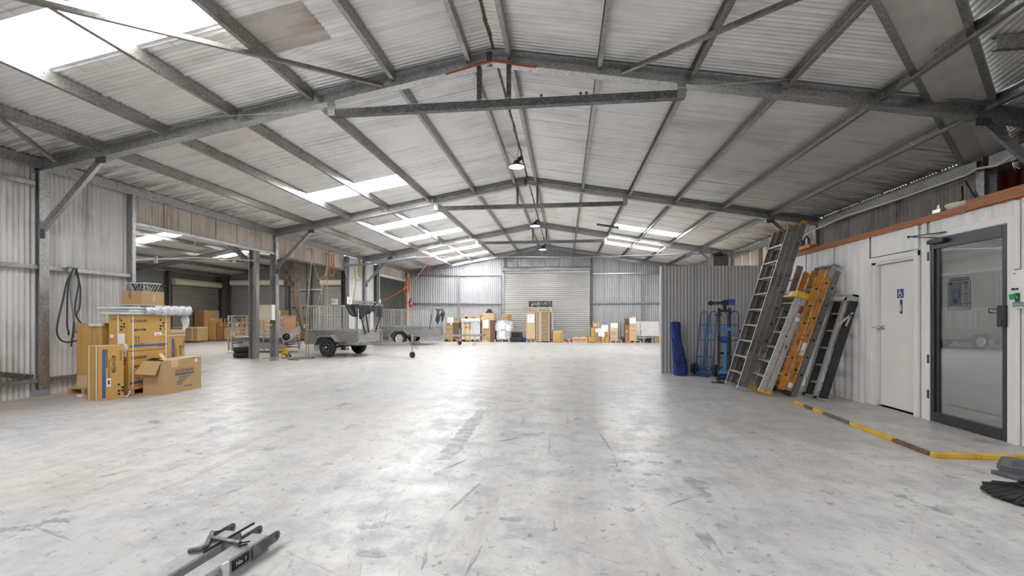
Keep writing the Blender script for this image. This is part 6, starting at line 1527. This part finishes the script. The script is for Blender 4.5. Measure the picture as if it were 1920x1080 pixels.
for x0, x1, z0, z1, dx in ((-3.42, -3.10, .18, .60, 0), (-3.48, -3.1, .62, .98, .04), (-3.06, -2.82, .60, .95, -.05)):
    obj('paper_sheet', B().add([(x0, 23.80, z0), (x1, 23.80, z0 + dx), (x1, 23.80, z1 + dx), (x0, 23.80, z1)], [(0, 1, 2, 3)]), 'paper', t, world=True, solid=.003)
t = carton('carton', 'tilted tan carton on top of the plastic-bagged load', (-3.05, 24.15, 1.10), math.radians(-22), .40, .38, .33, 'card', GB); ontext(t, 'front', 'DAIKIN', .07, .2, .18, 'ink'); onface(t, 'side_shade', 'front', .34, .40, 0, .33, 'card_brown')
t = thing('black_equipment_case', 'black hard equipment case on the floor left of the roller door centre', 'case', (-2.5, 24.0, 0))
obj('body', B().box(-2.79, -2.24, 23.9, 24.3, .02, .25), 'black', t, world=True, bev=.015); obj('lid', B().box(-2.79, -2.24, 24.1, 24.3, .25, .50), 'black_matt', t, world=True, bev=.015)
for x in (-2.68, -2.4): obj('latch', B().box(x, x + .07, 23.885, 23.9, .17, .25), 'grey_plastic', t, world=True)
solo('small_bag', B().lathe([(0, 0), (.10, .0), (.12, .1), (.09, .22), (.03, .27), (0, .27)], 12, (-2.13, 24.0, 0)), 'blue_cloth', 'small dark blue bag on the floor beside the black equipment case', 'bag', (-2.13, 24.0, 0), smooth=True)
pallet('small pallet under the tall tan carton before the roller door', -2.0, -1.5, 23.85, 24.5, .12, 'timber_pale')
t = bk('tall_carton', 'tall tan carton with a white sheet standing before the roller door', -2.01, -1.52, .12, 1.55, 'card_pale', .5)
onface(t, 'paper_sheet', 'front', .07, .42, .90, 1.32, 'paper', .004); onface(t, 'mark', 'front', .24, .28, 1.18, 1.22, 'ink', off=.004)
for z in (.62, .42, .25): onface(t, 'mark', 'front', .22, .24, z, z + .03, 'ink_grey')
onface(t, 'edge_band', 'front', 0, .05, 0, 1.43, 'timber_pale'); onface(t, 'edge_band', 'front', .43, .49, 0, 1.43, 'timber_pale'); onface(t, 'base_band', 'front', 0, .49, 0, .05, 'ink_grey')
t = thing('slatted_crate', 'tall timber crate with a slatted side, before the roller door', 'crate', (-1.1, 24.1, 0))
for x0, x1, y in ((-1.48, -1.40, 23.92), (-1.37, -1.20, 23.9), (-.84, -.78, 23.92)): obj('post', B().box(x0, x1, y, y + .06, .03, 1.57), 'timber_pale', t, world=True)
for i in range(17): obj('slat', B().box(-1.20, -.84, 23.93, 23.96, .07 + i * .088, .125 + i * .088), 'timber_pale', t, world=True)
obj('core', B().box(-1.45, -.75, 23.99, 24.5, .03, 1.55), 'card_dark', t, world=True)
obj('edge_post', B().box(-.66, -.60, 24.3, 24.36, 0, 1.55), 'white_panel', t, world=True)
obj('foot', B().box(-1.46, -.8, 23.93, 24.5, 0, .06), 'black_matt', t, world=True)
t = thing('upturned_pallet', 'bleached pallet lying across the tops of the tall carton and the slatted crate', 'pallet', (-1.4, 24.2, 1.57))
for y in (23.88, 24.15, 24.42): obj('deck_board', B().box(-2.17, -.68, y, y + .1, 1.575, 1.62), 'timber_pale', t, world=True)
for x in (-1.9, -1.38, -.72): obj('bearer', B().box(x - .05, x + .05, 23.88, 24.52, 1.62, 1.74), 'timber_pale', t, world=True)
for y in (23.9, 24.4): obj('deck_board', B().box(-1.75, -.66, y, y + .1, 1.74, 1.82), 'timber_pale', t, world=True)
obj('loose_end', B().bar((-2.18, 23.9, 1.66), (-1.9, 23.9, 1.78), .05, .12), 'grey_mid', t, world=True)
t = thing('wrapped_tray', 'black-framed tray in crinkled clear plastic on top of the bleached pallet', 'tray', (-1.27, 24.1, 1.82))
obj('frame', B().box(-1.88, -.66, 24.05, 24.15, 1.86, 1.90).box(-1.88, -.66, 24.05, 24.15, 2.11, 2.15).box(-1.88, -1.84, 24.05, 24.15, 1.9, 2.11).box(-.70, -.66, 24.05, 24.15, 1.9, 2.11).box(-1.6, -1.5, 24.05, 24.15, 1.82, 1.86).box(-1.0, -.9, 24.05, 24.15, 1.82, 1.86), 'black', t, world=True)
obj('plastic_wrap', B().grid(30, 8, lambda u, v: (-1.84 + 1.14 * u, 24.07 + .02 * math.sin(25 * u + 14 * v), 1.9 + .21 * v)), 'wrap_dark', t, world=True, smooth=True)
t = bk('yellow_carton', 'short yellow-brown carton right of the slatted crate', -.61, -.09, .02, .61, 'card_gold', .4)
for u in (.40, .46): onface(t, 'edge_line', 'front', u, u + .02, .05, .5, 'card_brown')
onface(t, 'edge_band', 'front', 0, .52, .50, .59, 'card_pale'); onface(t, 'edge_band', 'front', .49, .52, 0, .59, 'card_pale'); onface(t, 'edge_band', 'front', 0, .02, 0, .59, 'card_pale')
for i in range(5):
    for j in range(2):
        x = -.06 + i * .09 + .04 * j
        solo('brick', B().box(x, x + .08, 23.95, 24.1, .001 + j * .082, .081 + j * .082), 'red_sheet' if (i + j) % 3 else 'card_pale', '%s brick from the left, %s course of the small brick row' % (('first', 'second', 'third', 'fourth', 'fifth')[i], ('lower', 'upper')[j]), 'brick', (x + .04, 24.02, j * .082), 'bricks before the roller door', bev=.005)
for x0, x1, lab in ((.40, .75, 'left of the two pink-brown sacks lying before the roller door'), (.76, 1.16, 'right of the two pink-brown sacks lying before the roller door')):
    def sk(u, v, x0=x0, x1=x1):
        a = PI * u; w = (x1 - x0) / 2
        ex = lambda q: math.copysign(abs(q) ** .5, q)
        return ((x0 + x1) / 2 - w * ex(math.cos(a)) * (1 + .02 * math.sin(9 * v)), 23.92 + .3 * v, .285 * math.sin(a) ** .4 * (1 - .12 * (2 * v - 1) ** 2 + .03 * math.sin(11 * u)))
    b = B().grid(18, 10, sk)
    ring = [sk(i / 18, 0) for i in range(19)]; b.add(ring, [tuple(range(19))])
    t = thing('sack', lab, 'sack', ((x0 + x1) / 2, 24.07, 0), 0, 'sacks before the roller door')
    obj('cover', b, 'card_pale', t, world=True, smooth=True)
    for k in range(4): obj('print_mark', B().box(x0 + .06 + .07 * k, x0 + .09 + .07 * k, 23.905, 23.915, .10, .16 + .03 * (k % 2)), 'ink_red', t, world=True)
t = bk('carton', 'small orange-tan carton at the right foot of the roller door', 1.20, 1.55, .03, .29, 'card_gold', .4)
t = bk('carton', 'strapped tan carton with a white label, right of the roller door', 1.56, 1.84, 0, .75, 'card', .45, 24.0); onface(t, 'label', 'front', 0, .14, .52, .72, 'paper')
t = bk('carton', 'tan carton beside the strapped one, papers taped over it', 1.36, 1.55, .30, .75, 'card_gold', .45, 24.05)
t = bk('carton', 'topmost carton of the stack right of the roller door', 1.44, 1.77, .76, 1.10, 'card', .4, 24.05); onface(t, 'mark', 'front', .09, .16, .1, .17, 'paper'); onface(t, 'print_mark', 'front', .04, .28, .28, .31, 'ink_grey'); onface(t, 'strap', 'front', .27, .30, 0, .34, 'card_pale')
for x0, x1, z0, z1, dz, yy, lab in ((1.70, 2.02, .33, .75, -.04, 23.885, 'lower left white sheet taped to the cartons right of the roller door'), (1.86, 2.19, .56, .91, .0, 23.875, 'upper right white sheet taped to the cartons right of the roller door')):
    t = thing('paper_sheet', lab, 'paper', ((x0 + x1) / 2, yy, z0), 0, 'white sheets taped to far cartons')
    obj('sheet', B().add([(x0, yy, z0), (x1, yy - .008, z0 + dz), (x1, yy - .008, z1 + dz), (x0, yy, z1)], [(0, 1, 2, 3)]), 'paper', t, world=True, solid=.003)
t = bk('carton', 'narrow golden carton with dark marks, right of the taped sheets', 2.05, 2.24, 0, .59, 'card_gold', .4); icons(t, 'front', .03, .5, .055, 4, 2)
t = bk('carton', 'small tan carton under the taped sheets', 1.86, 2.03, 0, .5, 'card', .4); onface(t, 'mark', 'front', .05, .1, .2, .28, 'paper')
pallet('pale pallet under the white-topped carton right of the golden one', 2.26, 2.88, 23.85, 24.5, .12, 'timber_pale')
t = bk('carton', 'pale carton with bold black print on the pale pallet', 2.30, 2.68, .12, .74, 'card_pale', .45); ontext(t, 'front', 'FUJITSU', .08, .18, .40, 'ink'); ontext(t, 'front', 'GENERAL', .07, .18, .30, 'ink'); onface(t, 'print_mark', 'front', .05, .24, .10, .12, 'ink_grey')
t = bk('white_carton', 'white-faced box on top of the bold-printed pale carton', 2.33, 2.68, .745, 1.0, 'paper', .4)
t = thing('grey_cabinet', 'grey boxy machine with a dark base between the two pale pallets', 'machine', (2.93, 24.3, 0))
obj('body', B().box(2.89, 3.05, 24.2, 24.6, .28, 1.07), 'grey_mid', t, world=True, bev=.02); obj('base', B().box(2.885, 3.05, 24.15, 24.6, .18, .30), 'grey_plastic', t, world=True, bev=.02)
for x in (2.89, 2.95, 3.0): obj('leg', B().box(x, x + .03, 24.2, 24.25, 0, .18), 'black', t, world=True)
pallet('pale pallet under the tallest carton at the right of the far wall', 3.22, 3.84, 23.85, 24.5, .12, 'timber_pale')
t = bk('tall_carton', 'darker brown block for the shaded side of the tallest right-hand carton', 3.06, 3.25, 0, .98, 'card_brown', .45, 24.0); onface(t, 'mark', 'front', .05, .1, .55, .62, 'paper')  # darker colour stands for the pale carton's side in shade
t = bk('tall_carton', 'tallest pale carton at the right of the far wall', 3.26, 3.62, .12, .98, 'card_pale', .45); ontext(t, 'front', 'DAIKIN', .07, .17, .50, 'ink'); icons(t, 'front', .05, .76, .045, 1, 4); onface(t, 'fold_line', 'front', 0, .36, .30, .31, 'card')
t = bk('white_carton', 'white-papered box on top of the tallest right-hand carton', 3.26, 3.59, .985, 1.27, 'paper', .4)
t = bk('carton', 'dark block for the shaded left side of the highest white-papered box', 3.08, 3.25, .985, 1.25, 'card_dark', .4)  # shade on the white-papered box's left side, put in as a dark box
solo('yellow_roll', B().cyl((3.38, 24.05, 1.31), (3.58, 24.05, 1.31), .04, n=12), 'yellow', 'small yellow roll lying on the highest white-papered box', 'roll', (3.48, 24.05, 1.27))
for x0, x1, lab in ((3.63, 3.92, 'narrow pale panel board leaning at the far wall right of the tallest carton'), (3.96, 4.9, 'wide pale panel board leaning at the far wall beside the partition')):
    solo('panel_board', B().prism([(x0, 24.6, .352), (x1, 24.6, .352), (x1, 24.9, 1.08), (x0, 24.9, 1.08)], (0, .03, 0)), 'white_panel', lab, 'board', ((x0 + x1) / 2, 24.7, .352), group='pale boards at the far wall')
t = thing('low_trestle_table', 'low pale trestle shelf carrying the leaning boards at the far wall', 'table', (4.2, 24.5, 0))
obj('top', B().box(3.63, 4.95, 24.52, 24.95, .30, .35), 'white_panel', t, world=True)
for x in (3.68, 4.05, 4.5, 4.85):
    for y in (24.53, 24.88): obj('leg', B().box(x, x + .05, y, y + .05, 0, .30), 'white_panel', t, world=True)
obj('rail', B().box(3.65, 4.93, 24.53, 24.56, .2, .26), 'white_panel', t, world=True)
solo('blue_grey_tub', B().lathe([(0, 0), (.09, 0), (.12, .22), (.13, .24), (.11, .24), (.08, .02), (0, .02)], 16, (4.28, 24.2, 0)), 'charcoal_frame', 'blue-grey tub on the floor before the pale trestle shelf', 'tub', (4.28, 24.2, 0), smooth=True)
t = bk('carton', 'little brown carton on the floor beside the partition edge', 4.55, 4.80, .0, .25, 'card', .3, 24.1)

# lettering becomes plain mesh
bpy.context.view_layer.update()
dg = bpy.context.evaluated_depsgraph_get()
for o in TEXTS:
    me = bpy.data.meshes.new_from_object(o.evaluated_get(dg))
    nm, par, ml = o.name, o.parent, o.matrix_local.copy()
    bpy.data.objects.remove(o)
    n = bpy.data.objects.new('lettering', me); COL.objects.link(n); n.parent = par; n.matrix_local = ml
